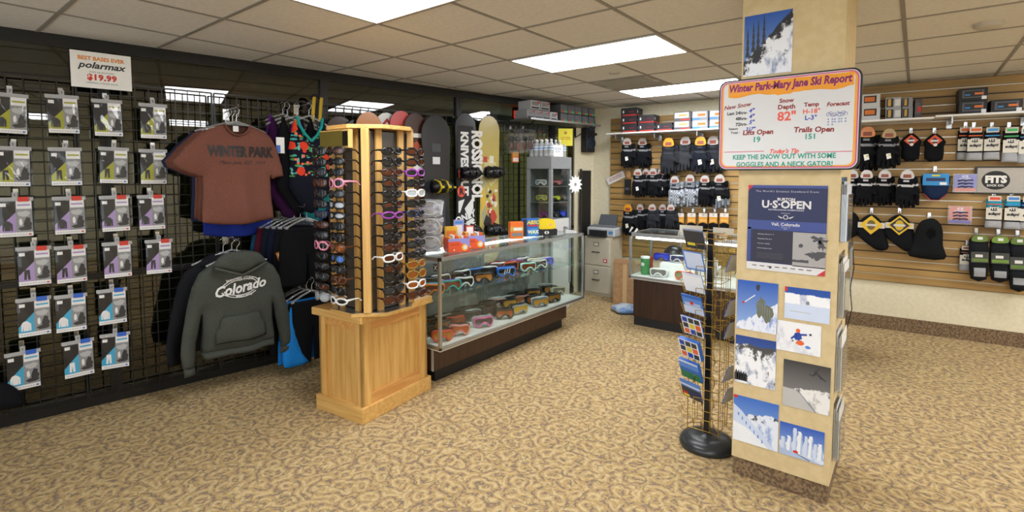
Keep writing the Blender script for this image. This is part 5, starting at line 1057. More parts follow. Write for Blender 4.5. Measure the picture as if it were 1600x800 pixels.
# black twin item on the beige wall, dark panel under it
p=LW.at(911,209,.06)
t=thing('wall_speaker','black wall speaker with two round drivers on the cream wall','speaker',LW.pt(5.53,.0,p.z),LW.a)
part(t,'cabinet',None,bx(-.09,.09,-.10,0,-.24,.24),[c('#131418')],bev=.012); 
for z in(-.12,.12): part(t,'driver','drv',lambda mb:(mb.M is None) and [setattr(mb,'M',Matrix.Rotation(PI/2,4,'X')),mb.lathe([(.085,.0),(.085,.012),(.07,.006),(.02,-.0),(.001,.004)],n=24)],[c('#1f2b3a','gloss',.4)],(0,-.10,z))
part(t,'bracket',None,bx(-.11,.11,-.115,-.03,-.015,.015),[BLACK])
t=thing('folded_easel','dark panel standing against the cream wall beside the grey cabinet','panel',LW.pt(5.50,.03,0),LW.a)
part(t,'panel',None,bx(-.10,.09,-.03,-.01,.02,1.62),[c('#1c1a17')]); part(t,'edge',None,bx(-.115,-.10,-.035,-.005,0,1.64),[c('#3a3a38')]); 
# exit sign's reflection in the partition, built as a glowing panel behind the glass
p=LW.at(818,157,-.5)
t=thing('exit_sign_reflection','small red glowing exit sign beyond the glass near the shelf','exit sign',(p.x,p.y,2.36),R(30))
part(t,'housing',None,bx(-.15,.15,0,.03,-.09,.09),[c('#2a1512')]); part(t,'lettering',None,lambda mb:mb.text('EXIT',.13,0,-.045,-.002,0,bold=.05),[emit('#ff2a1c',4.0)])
# ================================================================ BACK WALL: SLATWALL, SHELVES
def slats(w,z0,z1,pitch=.0762):
    def f(mb):
        mb.box(0,w,-.012,0,z0,z1,m=1); n=int(round((z1-z0)/pitch)); q=(z1-z0)/n
        for i in range(n): mb.box(0,w,-.025,-.012,z0+i*q+.006,z0+(i+1)*q-.006 if i<n-1 else z1,m=0)
        for i in range(1,n,2): mb.box(0,w,-.0165,-.0125,z0+i*q-.005,z0+i*q+.0035,m=2)
    return f
SM=[SLAT,c('#3d2c17'),c('#b9b2a2','metal',.35)]
solo('slatwall_panel','wood slatwall panel on the left part of the back wall behind the gloves','wall panel',None,slats(2.7,.485,2.30),SM,BW.pt(.20,.002,0),BW.a)
solo('slatwall_panel','wood slatwall panel reaching the ceiling on the right part of the back wall','wall panel',None,slats(3.0,.485,2.45),SM,BW.pt(2.905,.002,0),BW.a)
def bshelf(lab,u0,u1,v0,v1,dz=0,d=.30):
    s0,_=BW.px(u0,v0,d); s1,_=BW.px(u1,v1,d); z=2.09+dz
    t=thing('display_shelf',lab,'shelf',BW.pt((s0+s1)/2,.030,z),BW.a); w=(s1-s0)/2
    part(t,'board',None,bx(-w,w,-d,0,-.018,0),[WHITE],bev=.002)
    for x in [-w+.12+i*.5 for i in range(int(2*w/.5))]: part(t,'bracket','shbr',lambda mb:(mb.prism([(-.005,-.0),(.005,0),(.005,-.06),(-.005,-.06)],-.27,0),mb.box(-.02,.02,-.06,-.05,-.09,-.02)),[c('#b4b7b8','metal')],(x,0,-.018))
    return z
bshelf('white shelf with snow goggle boxes left of the pillar on the back wall',948,1180,208,200)
bshelf('white shelf right of the pillar holding white and grey boxes',1290,1459,193,187)
bshelf('white shelf at the right edge of the picture holding black boxes',1461,1720,187,183,.012)
def bkbox(u0,u1,v0,v1,body,bits,lab,grp,off=.27,d=.2,lay=0,base=2.09):
    s0,z0=BW.px(u0,v1,off); s1,z1=BW.px(u1,v1,off); _,zt=BW.px(u0,v0,off); h=abs(zt-z0); z=base if lay==0 else lay
    prodbox('goggle_box',lab,'box',BW.pt((s0+s1)/2,off-d,z+.0008),BW.a,abs(s1-s0)-.004,h-.001,d,body,bits,grp); return z+h
bA=[(.1,.98,.05,.22,0),(.12,.2,.4,.7,8),(.45,.9,.35,.7,3),(.5,.85,.45,.6,9)]; bB=[(.05,.95,.05,.2,0),(.1,.9,.35,.9,1),(.2,.75,.5,.75,9)]
bC=[(.0,.5,.04,.22,5),(.05,.9,.3,.92,1),(.35,.85,.4,.7,4)]; bD=[(.4,.96,.04,.2,0),(.05,.9,.3,.92,1),(.3,.8,.5,.7,7)]
def boxes(lst,grp):
    for u0,u1,v0,v1,body,bits,lab,tiers in lst:
        z=None
        for i,(a,b) in enumerate(tiers): z=bkbox(u0,u1,a,b,body,bits,lab[i],grp,lay=0 if z is None else z)
boxes([(970,995,0,0,'#2a2b2f',bA,['black goggle box at the bottom of the leftmost stack on the white shelf','black goggle box in the middle of the leftmost stack on the white shelf','black goggle box topping the leftmost stack on the white shelf'],((193,206),(181,193),(168,181))),
 (996.5,1022,0,0,'#33343a',bA,['black box under the lilac marked one on the white shelf','black box with lilac goggle picture, upper of the second stack on the white shelf'],((193,206),(180,193))),
 (1024.5,1050,0,0,'#2a2b2f',bA,['single low black box in the middle of the left white shelf'],((194,206),)),
 (1052.5,1079,0,0,'#55565b',bD,['lower white and grey box of the stack right of the single black box','upper white and grey box of the stack right of the single black box'],((191,205),(177,191))),
 (1081,1106,0,0,'#8a8c92',bC,['lower blue cornered box with orange goggle picture, left of the report board','upper blue cornered box with orange goggle picture, left of the report board'],((190,204),(176,190))),
 (1108,1133,0,0,'#8a8c92',bC,['lower blue cornered box partly behind the report board','upper blue cornered box partly behind the report board'],((190,204),(176,190)))],'goggle boxes on the left white shelf')
boxes([(1346,1375,0,0,'#c9cacb',[(.1,.8,.35,.9,3),(.15,.7,.45,.8,4)],['lower white box next to the report board on the right shelf','upper white box with orange picture next to the report board'],((172,192),(152,172))),
 (1383,1408,0,0,'#a5a6a9',[(.05,.5,.1,.9,3),(.15,.35,.2,.85,7),(.6,.95,.2,.8,1)],['lower grey goggle box in the middle of the right shelf','upper grey goggle box in the middle of the right shelf'],((171,188),(154,171))),
 (1409,1426,0,0,'#8c8d90',[(.05,.6,.1,.9,3),(.2,.45,.2,.85,7)],['lower small grey box right of the grey goggle boxes','upper small grey box right of the grey goggle boxes'],((171,188),(155,171))),
 (1428,1440,0,0,'#4b4448',[(.1,.8,.2,.8,10),(.4,.9,.3,.6,0)],['dark narrow box at the end of the middle shelf group'],((157,187),))],'boxes on the right white shelf')
bG=[(.12,.88,.2,.85,10),(.2,.8,.3,.75,3),(.55,.85,.45,.62,4),(.22,.4,.4,.52,5),(.8,.97,.05,.32,8)]
def bk2(u0,u1,v0,v1,lab,base): return bkbox(u0,u1,v0,v1,'#16161a',bG,lab,'black boxes on the right shelf',off=.26,lay=base)
zz=bk2(1497,1542,163,184,'lower black box with orange lens picture on the right shelf',2.102); bk2(1497,1543,144,163,'upper black box with orange lens picture on the right shelf',zz)
bk2(1547,1598,163,183,'wide single black goggle box at the right edge of the shelf',2.102)
# ================================================================ GLOVES ON THE BACK WALL
BK=['#15161a','#8a8c90','#26272c']; GR=['#2a2c31','#3a3c42','#1e1f23']; PL=['#7b828c','#2a2c31','#b9bec6']
plaid=lambda x,z: 0 if z>-.045 else (2 if (int(x*70+100)+int(-z*60))%2 else 0)
gfing=lambda x,z: 2 if z<-.17 else 0
GN=[0]
def G(u,v0,v1,lab,cols,header='#b9b3ae',tag=None,pat=None,key='a',off=None,second=True,ry=0):
    GN[0]+=1
    if off is None: off=.125+.07*(GN[0]%2)
    s,zt=BW.px(u,v0,off); _,zb=BW.px(u,v1,off); sc=(zt-zb)/.325
    glovepair(lab,BW.pt(s,off,zt-.04*sc),BW.a+rnd.uniform(-.15,.15),'gloves on the back wall',cols,tag,header,pat,key,ry,sc,second)
G(981,217,263,'black glove pair with grey band, first of the top row on the slatwall',BK,tag='#c9a92a',key='b')
G(1005,217,263,'black glove pair with pale band, second of the top row on the slatwall',BK,key='b')
G(1046,217,274,'dark glove pair with an orange header card, third of the top row on the slatwall',GR,header='#e39a2a',key='g')
G(1072,215,268,'plain dark grey glove pair between the two orange headed pairs of the top row',['#3a3c41','#2a2c30','#1e1f22'],tag=None,key='h')
G(1096,215,272,'navy black glove pair with orange header card left of the report board',['#1c2029','#3a3c42','#1e1f23'],header='#e39a2a',tag='#d9b41e',key='n')
G(1116,214,272,'dark glove pair half behind the report board in the top row',GR,tag='#d9b41e',key='g')
t=prodbox('pouch','small narrow black pouch with tan card in the second row','pouch',BW.at(982,304,.029),BW.a,.075,.20,.05,'#17181b',[(.15,.85,.3,.45,10)])
solo('header_card_tan','small tan card above the narrow black pouch','card',None,lambda mb:mb.prism([(-.03,0),(.03,0),(.028,.07),(0,.10),(-.028,.07)],-.002,.002),[c('#b9885a')],BW.at(982,277,.08),BW.a)
G(998,265,309,'black glove pair with silver cuff, first gloves of the second row',BK,tag='#c9c9c9',key='b'); G(1011,265,306,'black glove pair half hidden between two pairs in the second row',BK,key='b',off=.09)
G(1022,264,309,'black glove pair with silver band in the middle of the second row',BK,key='b'); G(1035,264,309,'black glove pair with a yellow dot tag in the second row',BK,tag='#d8c21e',key='b')
G(1056,276,325,'grey plaid glove pair, first of two in the second row',PL,pat=plaid,key='p'); G(1080,274,324,'grey plaid glove pair, second and larger of two in the second row',PL,pat=plaid,key='p')
G(1103,275,324,'plain black glove pair right of the plaid gloves',BK,key='k'); G(1125,274,327,'black glove pair with pale grey fingers near the pillar',['#17181c','#55585e','#8c95a0'],tag='#c9b41e',pat=gfing,key='f')
G(983,320,368,'black glove pair with orange header, first of the lowest row beside the printer',BK,header='#e39a2a',tag='#d9d11e',key='k')
for k,u in enumerate((1002,1020,1037,1049)): G(u,320,360,'black glove pair in the lowest row, %s after the orange headed one'%ORD[k],GR if k%2 else BK,key='g' if k%2 else 'b')
for k,(u,w_) in enumerate(((1063,.095),(1081,.095),(1099,.095),(1115,.09),(1132,.095))):
    p=BW.at(u,333,.12); t=thing('folded_gloves','folded black gloves under orange card, %s of the row above the small case'%ORD[k],'gloves',p,BW.a+rnd.uniform(-.1,.1),'card topped gloves above the small case')
    part(t,'card','fgc%.2f'%w_,lambda mb:(mb.box(-w_/2,w_/2,-.015,-.012,-.13,0,m=0),mb.rect(-w_/2,w_/2,-.045,0,-.0156,1),mb.disc(0,-.02,.012,-.016,2),mb.rect(-w_*.4,w_*.4,-.10,-.07,-.0156,3)),[c('#e09a2c'),c('#e2dcd2'),c('#c9b9a8'),c('#e8b45c')])
    part(t,'glove','fgg',lambda mb:mb.puff(smoothpts([(-.046,-.11),(.046,-.11),(.05,-.17),(.042,-.215),(0,-.22),(-.042,-.215),(-.05,-.17)],2),.015,.03,0,ew=.04),[c('#15161a','cloth')]); hook(t,.07)
# right of the pillar
G(1357,200,268,'black glove pair with orange bordered header right beside the report board',BK,header='#e08a3a',tag='#d9c81e',key='k')
G(1389,203,264,'black glove pair with tan header and yellow tag, second beside the report board',BK,header='#a88a55',tag='#d9c81e',key='k')
for u,lab in ((1424,'thin black glove pair with orange diamond card, left of two on the upper right wall'),(1461,'thin black glove pair with orange diamond card, right of two on the upper right wall')):
    s,zt=BW.px(u,204,.12); t=thing('glove_pair',lab,'gloves',BW.pt(s,.12,zt-.02),BW.a,'thin gloves with diamond cards')
    part(t,'glove','thg',lambda mb:mb.puff([(-.06,-.05),(-.02,-.01),(.02,-.01),(.06,-.05),(.085,-.09),(.07,-.13),(.072,-.20),(.065,-.255),(.045,-.26),(.035,-.27),(.01,-.275),(.0,-.265),(-.02,-.275),(-.04,-.27),(-.05,-.255),(-.068,-.25),(-.072,-.2),(-.07,-.13),(-.085,-.09)],.015,.025,0,lambda x,z:.004*math.sin(x*80),ew=.03),[c('#121317','cloth')])
    part(t,'diamond_card','thd',lambda mb:(mb.prism([(0,-.02),(.055,-.075),(0,-.13),(-.055,-.075)],-.03,-.028,0),mb.prism([(0,-.045),(.032,-.078),(0,-.11),(-.032,-.078)],-.0312,-.03,1),mb.prism([(-.03,-.085),(.028,-.085),(.028,-.07),(-.03,-.07)],-.0322,-.031,2),mb.disc(.005,-.115,.014,-.033,2)),[c('#d8502a'),c('#2c2a30'),c('#d9d6d2')]); hook(t,.07)
def sock(u,v0,v1,lab,colband,body,w=.105,grp='packaged socks on the back wall',ank=None,off=.12,tilt=0):
    s,zt=BW.px(u,v0,off); _,zb=BW.px(u,v1,off); L=zt-zb
    t=thing('socks',lab,'socks',BW.pt(s,off,zt),BW.a+rnd.uniform(-.08,.08),grp,ry=tilt)
    part(t,'sock','sok%.2f%.2f'%(L,w),lambda mb:mb.puff([(-w/2,-.03),(w/2,-.03),(w/2,-L*.6),(w/2+.004,-L),(-w/2-.004,-L),(-w/2,-L*.6)],.02,.022,0,lambda x,z:.003*math.sin(x*90),ew=.02,mf=lambda x,z:1 if z<-L*.74 else (2 if z>-.09*L/.27 else 0)),[c(body,'cloth'),c('#a4a6aa','cloth'),c(ank or body,'cloth')])
    def cd(mb):
        y=-.026; mb.box(-w*.5,w*.5,y,y+.002,-L*.72,-L*.36,m=0); mb.disc(0,-L*.38,w*.3,y-.001,2,rz=w*.22); mb.text('FITS',.034,0,-L*.38-.012,y-.0014,3,bold=.04); mb.text('adapt',.035,0,-L*.58,y-.0008,2,bold=.05,shear=.3)
    part(t,'card_band','sokc%s%.2f'%(colband,L),cd,[c('#cfcabd'),c(colband),BLACK,c('#e5e2da')])
    part(t,'header_card','sokh%s%.2f'%(colband,L),lambda mb:(mb.box(-w*.4,w*.4,-.028,-.026,-L*.16,0),mb.rect(-w*.3,w*.35,-L*.12,-L*.04,-.0286,1)),[c('#cfcabd'),c(colband)])
    part(t,'stripe','soks%s%.2f'%(colband,L),lambda mb:mb.box(-w*.45,w*.45,-.0265,-.0245,-L*.27,-L*.24),[c(colband)]); hook(t,off-.035)
sock(1509,199,250,'black and grey socks with orange label, rear pack at the top row\'s left','#d8622a','#1b1b1e',off=.065)
sock(1524,199,251,'black and grey socks with orange label, front pack in the top sock row','#d8622a','#1b1b1e')
sock(1551,199,250,'black and grey socks with sky blue label in the top sock row','#3f9ad8','#1b1b1e'); sock(1580,199,254,'black and grey socks with green label in the top row','#3fae5a','#1b1b1e'); sock(1605,200,256,'dark socks cut by the right edge in the top sock row','#3a6f9a','#1b1b1e')
sock(1554,306,357,'aqua topped socks with red label under the grey brand sign','#d84a32','#2e3136',ank='#2f9ab4'); sock(1583,306,359,'aqua topped socks with blue label near the right edge','#3f7fc8','#2e3136',ank='#2f9ab4'); sock(1608,307,360,'navy topped socks cut by the right edge','#3f7fc8','#22252c',ank='#26364e')
def tsock(u,v0,v1,lab,acc):
    s,zt=BW.px(u,v0,.13); _,zb=BW.px(u,v1,.13); L=zt-zb; w=.13
    t=thing('socks',lab,'socks',BW.pt(s,.13,zt),BW.a+rnd.uniform(-.1,.1),'thick socks in the lowest right row',ry=-.04)
    part(t,'sock','tsk%.2f'%L,lambda mb:mb.puff(smoothpts([(-w/2,-.05),(-.02,-.01),(.03,-.01),(w/2,-.05),(w/2,-L*.55),(w/2-.01,-L),(-w/2+.01,-L),(-w/2,-L*.55)],2),.02,.035,0,lambda x,z:.004*math.sin(z*60),ew=.04,mf=lambda x,z:1 if (z<-L*.76 and z>-L*.92 and abs(x)<.045) else 0),[c('#1c1e22','cloth'),c('#9a9ca0','cloth')])
    part(t,'card_band','tskc%s%.2f'%(acc,L),lambda mb:(mb.box(-.06,.06,-.042,-.039,-L*.62,-L*.38,m=0),mb.rect(-.055,.055,-L*.6,-L*.53,-.0426,1),mb.rect(-.03,.02,-L*.5,-L*.44,-.0426,2)),[c('#3a3c3a'),c(acc),c('#d9d9d4')])
    part(t,'header_card','tskh%s'%acc,lambda mb:(mb.prism(smoothpts([(-.05,-.06),(.05,-.06),(.04,-.01),(-.04,-.01)],3),-.042,-.039,0),mb.rect(-.015,.02,-.045,-.02,-.0426,1)),[c(acc),c('#d9d9d4')]); hook(t,.09)
tsock(1529,366,436,'thick black hiking socks with olive card, leftmost of the lowest right row','#5f7a34'); tsock(1562,368,438,'thick black hiking socks with bright green card in the lowest right row','#6a8c30'); tsock(1592,370,452,'thick navy black hiking socks at the right edge','#58742f')
sock(1512,384,424,'dark socks with brown card behind the leftmost thick socks','#8a5a44','#17181b',off=.06)
for u,lab in ((1332,'black glove pair with white cuff label just right of the pillar, second glove row'),(1354,'black glove pair with white cuff label, second right of the pillar'),(1383,'black glove pair with white cuff label, third right of the pillar'),(1418,'larger black glove pair with white cuff label, fourth right of the pillar')):
    G(u,267,322 if u<1400 else 326,lab,['#131418','#c9c9cb','#1c1d21'],header='#c9c4bf',key='w')
# beanie, traction packs, sign
s,zt=BW.px(1462,268,.12); t=thing('beanie','navy beanie with a bright blue card on the right wall','hat',BW.pt(s,.12,zt),BW.a)
part(t,'knit','bean',lambda mb:mb.puff(smoothpts([(-.095,-.03),(.095,-.03),(.10,-.15),(.08,-.22),(.03,-.265),(-.03,-.265),(-.08,-.22),(-.10,-.15)],3),.018,.035,0,ew=.05),[c('#1d2c4a','cloth')])
part(t,'card',None,lambda mb:(mb.box(-.095,.095,-.042,-.038,-.13,-.02,m=0),mb.rect(-.07,.07,-.09,-.06,-.0426,1),mb.rect(.03,.08,-.125,-.10,-.0426,2),mb.rect(-.03,.03,-.045,-.03,-.0426,3)),[c('#2f8fd0'),c('#2a2f5a'),WHITE,c('#d8c83a')]); part(t,'red_edge',None,lambda mb:mb.tube([(-.085,-.03,-.21),(-.03,-.035,-.268),(.03,-.035,-.268),(.085,-.03,-.21)],.004,0,5),[c('#a8323a')]); hook(t,.07)
def trac(u,v,cols,lab):
    s,z=BW.px(u,v,.10); t=thing('traction_pack',lab,'package',BW.pt(s,.10,z),BW.a,'ice grip packs')
    part(t,'clear_pack','trcp',bx(-.085,.085,-.035,0,-.085,.085),[PVC])
    part(t,'card','trc'+cols[0],lambda mb:(mb.box(-.075,.075,-.03,-.027,-.075,.08,m=0),mb.rect(-.075,.075,-.075,-.045,-.0306,1),mb.text('ICE',.03,0,.05,-.0306,2,bold=.03),mb.text('WALKER',.02,0,.03,-.0306,2,bold=.03)),[c(cols[0]),c(cols[1]),c('#e8e6f0')])
    part(t,'ice_grip','trg'+cols[0],lambda mb:[mb.tube([(x-.03,-.037,-.04+.03*k),(x,-.04,-.02+.03*k-.01),(x+.03,-.037,-.035+.03*k)],.006,0,5) for k in range(3) for x in(-.02,.025)],[c('#2c2a52')]); hook(t,.07)
trac(1507,286,('#6a62b8','#d8692a'),'purple topped ice grip pack next to the navy beanie'); trac(1499,336,('#d86a3a','#6a62b8'),'orange topped ice grip pack below the purple one')
def fits(mb):
    mb.box(-.30,.30,-.015,0,-.125,.125,m=0); mb.box(-.285,.285,-.017,-.014,-.112,.112,m=1); mb.disc(-.16,.0,.095,-.0175,2,n=28,rz=.085); mb.text('FITS',.085,-.16,-.02,-.018,3,bold=.06,sx=.95); mb.text('SOCK CO.',.025,-.16,-.055,-.018,3,bold=.03)
    for i in range(5): mb.rect(.02,.26,.07-.035*i,.076-.035*i,-.0175,4)
    mb.text('PERFORMANCE',.018,.14,.09,-.0175,2)
s,z=BW.px(1594,284,.06); solo('brand_sign','grey metal sign with a white on black oval logo at the right edge','sign',None,fits,[c('#35322e'),c('#a39d94','metal',.5),BLACK,c('#e4e2dc'),c('#7d7870')],BW.pt(s,.045,z+.012),BW.a)
# face masks and balaclava
def fmask(u,v0,v1,lab,card,flip=1):
    s,zt=BW.px(u,v0,.12); t=thing('face_mask',lab,'face mask',BW.pt(s,.12,zt-.02),BW.a,'neck warmers with diamond cards')
    o=[(-.10,-.10),(-.06,-.04),(.0,-.01),(.06,-.05),(.10,-.12),(.13,-.24),(.15,-.33),(.12,-.365),(.06,-.37),(.0,-.33),(-.07,-.27),(-.12,-.2)]
    part(t,'mask','fmk',lambda mb:mb.puff(smoothpts(o,2),.02,.035,0,lambda x,z:.006*math.sin(x*35+z*20),ew=.06),[c('#15161a','cloth')])
    part(t,'diamond_card','fmc'+card,lambda mb:(mb.prism([(-.11,-.09),(.11,-.09),(.11,-.145),(-.11,-.145)],-.041,-.04,1),mb.prism([(0,-.02),(.095,-.115),(0,-.21),(-.095,-.115)],-.043,-.041,0),mb.prism([(0,-.04),(.078,-.115),(0,-.19),(-.078,-.115)],-.0442,-.043,2 if card=='o' else 0),mb.disc(0,-.115,.035,-.045,3,rz=.05),mb.rect(-.045,.045,-.125,-.105,-.0456,1)),[c('#dcb424'),c('#c9c5bb'),c('#2b2b2e'),c('#6b5a2a' if card=='y' else '#c9a82a')]); hook(t,.07)
fmask(1362,330,395,'black neck warmer with solid yellow diamond card, just right of the pillar','y'); fmask(1406,330,400,'black neck warmer with yellow outlined diamond card, second right of the pillar','o')
s,zt=BW.px(1453,338,.16); t=thing('balaclava','plain black balaclava hanging on the slatwall','balaclava',BW.pt(s,.16,zt-.02),BW.a)
def opening(x,z): return 1 if ((x-.01)/.035)**2+((z+.14)/.05)**2<1 else 0
part(t,'hood',None,lambda mb:mb.puff(smoothpts([(-.03,-.01),(.03,0),(.08,-.05),(.10,-.12),(.105,-.25),(.12,-.38),(-.14,-.37),(-.12,-.25),(-.10,-.12),(-.07,-.04)],3),.012,.045,0,lambda x,z:.008*math.sin(x*30+z*8)+.012*math.exp(-((x-.01)/.03)**2-((z+.14)/.045)**2),ew=.08,mf=opening),[c('#16181a','cloth'),c('#070708','cloth')]); hook(t,.07)
p=BW.at(1331,350,.12); t=thing('hanging_bag','black item hanging just right of the pillar above the power cord','bag',(p.x-.02,p.y,p.z),BW.a)
part(t,'body',None,lambda mb:mb.puff(smoothpts([(-.10,.10),(.0,.13),(.07,.08),(.09,-.05),(.03,-.14),(-.10,-.12)],3),.03,.05,0,ew=.08),[c('#141518','cloth')]); part(t,'loop',None,lambda mb:mb.tube([(-.02,0,.12),(0,.03,.17),(.02,0,.12)],.005,0,5),[BLACK])
# tilted paper sign at the slatwall's left edge
solo('paper_sign','white paper with red writing tilted at the left edge of the slatwall','sign',None,lambda mb:(mb.box(-.13,.13,-.001,.001,-.045,.045,m=0),mb.text('RETURN POLICY\nEXCHANGE ONLY',.024,0,.008,-.0015,1,bold=.03)),[PAPER,c('#c0453c')],BW.at(962,278,.028),BW.a,ry=-.42)
# ================================================================ FILE CABINET, PRINTER, BOXES
fx=-3.0; fy=5.78
t=thing('file_cabinet','beige two drawer steel file cabinet in the back left corner','file cabinet',(fx-.19,fy,0))
FC=c('#bcb6a2','',.45); FC2=c('#c4beab','',.45)
part(t,'body',None,bx(-.19,.19,.012,.34,0,.765),[FC],bev=.004)
for k,z in enumerate((.40,.04)):
    d=part(t,'drawer','fcd',bx(-.178,.178,0,.02,0,.345),[FC2],(0,0,z),bev=.006)
    part(d,'label_holder','fcl',lambda mb:(mb.box(-.045,.025,-.004,0,.245,.295,m=0),mb.box(-.038,.018,-.005,-.003,.252,.288,m=1)),[c('#5f5c52','metal'),c('#d9d6ca')]); part(d,'handle','fch',lambda mb:(mb.box(-.06,.04,-.028,-.018,.165,.178),mb.box(-.06,-.052,-.02,0,.165,.178),mb.box(.032,.04,-.02,0,.165,.178)),[c('#8d8b84','metal')])
part(t,'sticker',None,lambda mb:(mb.box(.09,.145,-.0015,0,.44,.49,m=0),mb.disc(.117,.465,.015,-.002,1)),[c('#c23a35'),WHITE])
t=thing('printer','grey and black inkjet printer with raised paper tray on the file cabinet','printer',(fx-.165,fy+.03,.766),R(3))
part(t,'body',None,bx(-.19,.20,0,.27,0,.12),[c('#b7babd')],bev=.02); part(t,'output_tray',None,lambda mb:(mb.box(-.15,.10,-.015,.02,.02,.085),mb.box(-.16,.11,-.07,.0,.008,.02)),[c('#1f2023')],bev=.003)
part(t,'paper_tray',None,lambda mb:mb.loft([[(-.13,.20,.10),(.13,.20,.10),(.13,.22,.10),(-.13,.22,.10)],[(-.12,.27,.27),(.12,.27,.27),(.12,.285,.27),(-.12,.285,.27)]],0,True,False),[c('#55595e')]); part(t,'lid',None,bx(-.17,.18,.03,.19,.12,.14),[c('#6d7177')],bev=.005); part(t,'panel',None,bx(.12,.18,-.004,.01,.04,.08),[c('#4f86b8')])
for i,(dx,) in enumerate(((-.16,),)):
    solo('sticky_note','light blue note stuck on the cream wall above the printer','note',None,lambda mb:(mb.box(-.04,.04,-.001,0,-.04,.04,m=0)),[c('#8cbfe0')],LW.pt(5.62,.004,1.16),LW.a)
    solo('notice_paper','small printed paper under the blue note','paper',None,lambda mb:(mb.box(-.03,.03,-.001,0,-.08,.05,m=0),[mb.rect(-.02,.02,-.07+.03*k,-.055+.03*k,-.0015,1) for k in range(4)]),[PAPER,c('#5c5f66')],LW.pt(5.62,.004,1.06),LW.a)
t=thing('cardboard_box','tall brown cardboard box between the file cabinet and the small case','box',(-2.72,5.66,0),R(8))
part(t,'carton',None,bx(-.13,.15,-.1,.14,0,.50),[noisy('brown_cardboard','#a5805a','#b38d65',20)],bev=.003); part(t,'flap',None,lambda mb:mb.prism([(-.13,.50),(.15,.50),(.13,.56),(-.11,.555)],-.105,-.10),[c('#ad8660')]); part(t,'tape',None,lambda mb:mb.box(-.01,.04,-.1015,-.1,0,.50),[c('#c9a877')])
def bag(mb):
    r_=random.Random(4)
    mb.loft([[( .14*k*math.cos(a)*(1+.12*math.sin(5*a+k*3)),.14*k*math.sin(a)*(1+.12*math.cos(4*a+k*5)),z) for a in [i*PI/10 for i in range(20)]] for k,z in((.7,0),(1.1,.03),(1.05,.09),(.7,.13),(.2,.15))])
solo('plastic_bag','crumpled blue and white plastic bag on the carpet in front of the cardboard box','bag',None,bag,[noisy('blue_white_plastic','#b9c2cc','#5f84b4',9,rough=.3)],(-2.55,5.30,.0),sc=(1,1,.6))
# ================================================================ SMALL CASE
DX0,DX1,DY0,DY1=-2.31,-.42,4.87,5.42
t=thing('display_case','low glass display case with dark wood front by the back wall, white goggles inside','display case',((DX0+DX1)/2,(DY0+DY1)/2,0))
def l2(mb): mb.M=Matrix.Translation((-(DX0+DX1)/2,-(DY0+DY1)/2,0)); return mb
part(t,'toe_kick',None,lambda mb:l2(mb).box(DX0+.05,DX1-.03,DY0+.03,DY1-.03,0,.09),[c('#17181b')]); part(t,'base_panel',None,lambda mb:l2(mb).box(DX0+.045,DX1-.02,DY0+.02,DY1-.02,.09,.485),[DARKW])
part(t,'deck',None,lambda mb:l2(mb).box(DX0+.004,DX1-.004,DY0+.004,DY1-.004,.485,.52),[c('#e3e3e0','gloss',.35)]); part(t,'frame',None,lambda mb:alu(l2(mb),DX0,DX1,DY0,DY1,.51,.965,.012,.035),[ALU],bev=.002)
part(t,'glass_panel',None,lambda mb:(l2(mb).box(DX0+.02,DX1-.02,DY0+.009,DY0+.013,.52,.94),mb.box(DX0+.009,DX0+.013,DY0+.02,DY1-.02,.52,.94),mb.box(DX1-.013,DX1-.009,DY0+.02,DY1-.02,.52,.94),mb.box(DX0+.02,DX1-.02,DY0+.02,DY1-.02,.957,.963)),[GLS])
part(t,'door_frame',None,lambda mb:[l2(mb).box(x-.012,x+.012,DY1-.03,DY1-.012,.52,.93) for x in(DX0+.35,DX0+.6,-1.3,-1.05)],[ALU])
part(t,'light_tube',None,lambda mb:l2(mb).box(DX0+.06,DX1-.06,DY0+.03,DY0+.045,.905,.925),[emit('#fbfdff',9.0)])
DZ=.521
def C2(u,v,dy,z): p=ony(u,v,DY0+dy); return (p.x,p.y,z)
p=C2(1008,430,.14,DZ); solo('tumbler','green and white tumbler at the left inside the small case','cup',None,lambda mb:(mb.lathe([(.036,0),(.046,.02),(.046,.17)],n=20),mb.lathe([(.048,.17),(.048,.19),(.001,.195)],n=20,m=1),mb.ell(-.01,-.044,.11,.02,.006,.02,1)),[c('#3f8f52'),c('#d5dadb')],p)
p=C2(1017,430,.16,DZ); solo('tube','slim dark red tube with black foot beside the green tumbler','tube',None,lambda mb:(mb.box(-.014,.014,-.014,.014,0,.05,m=1),mb.box(-.014,.014,-.014,.014,.05,.19,m=0)),[c('#8f3226'),BLACK],p)
t=thing('display_riser','white display block holding goggles inside the small case','display block',(-1.86,DY0+.30,DZ)); part(t,'block',None,bx(-.20,.17,-.09,.20,0,.135),[WHITE],bev=.01); part(t,'ramp',None,lambda mb:mb.loft([[(-.20,-.09,.13),(.17,-.09,.13),(.17,-.09,0),(-.20,-.09,0)],[(-.20,-.13,.0),(.17,-.13,.0),(.17,-.125,0),(-.20,-.125,0)]],0,True,False),[WHITE])
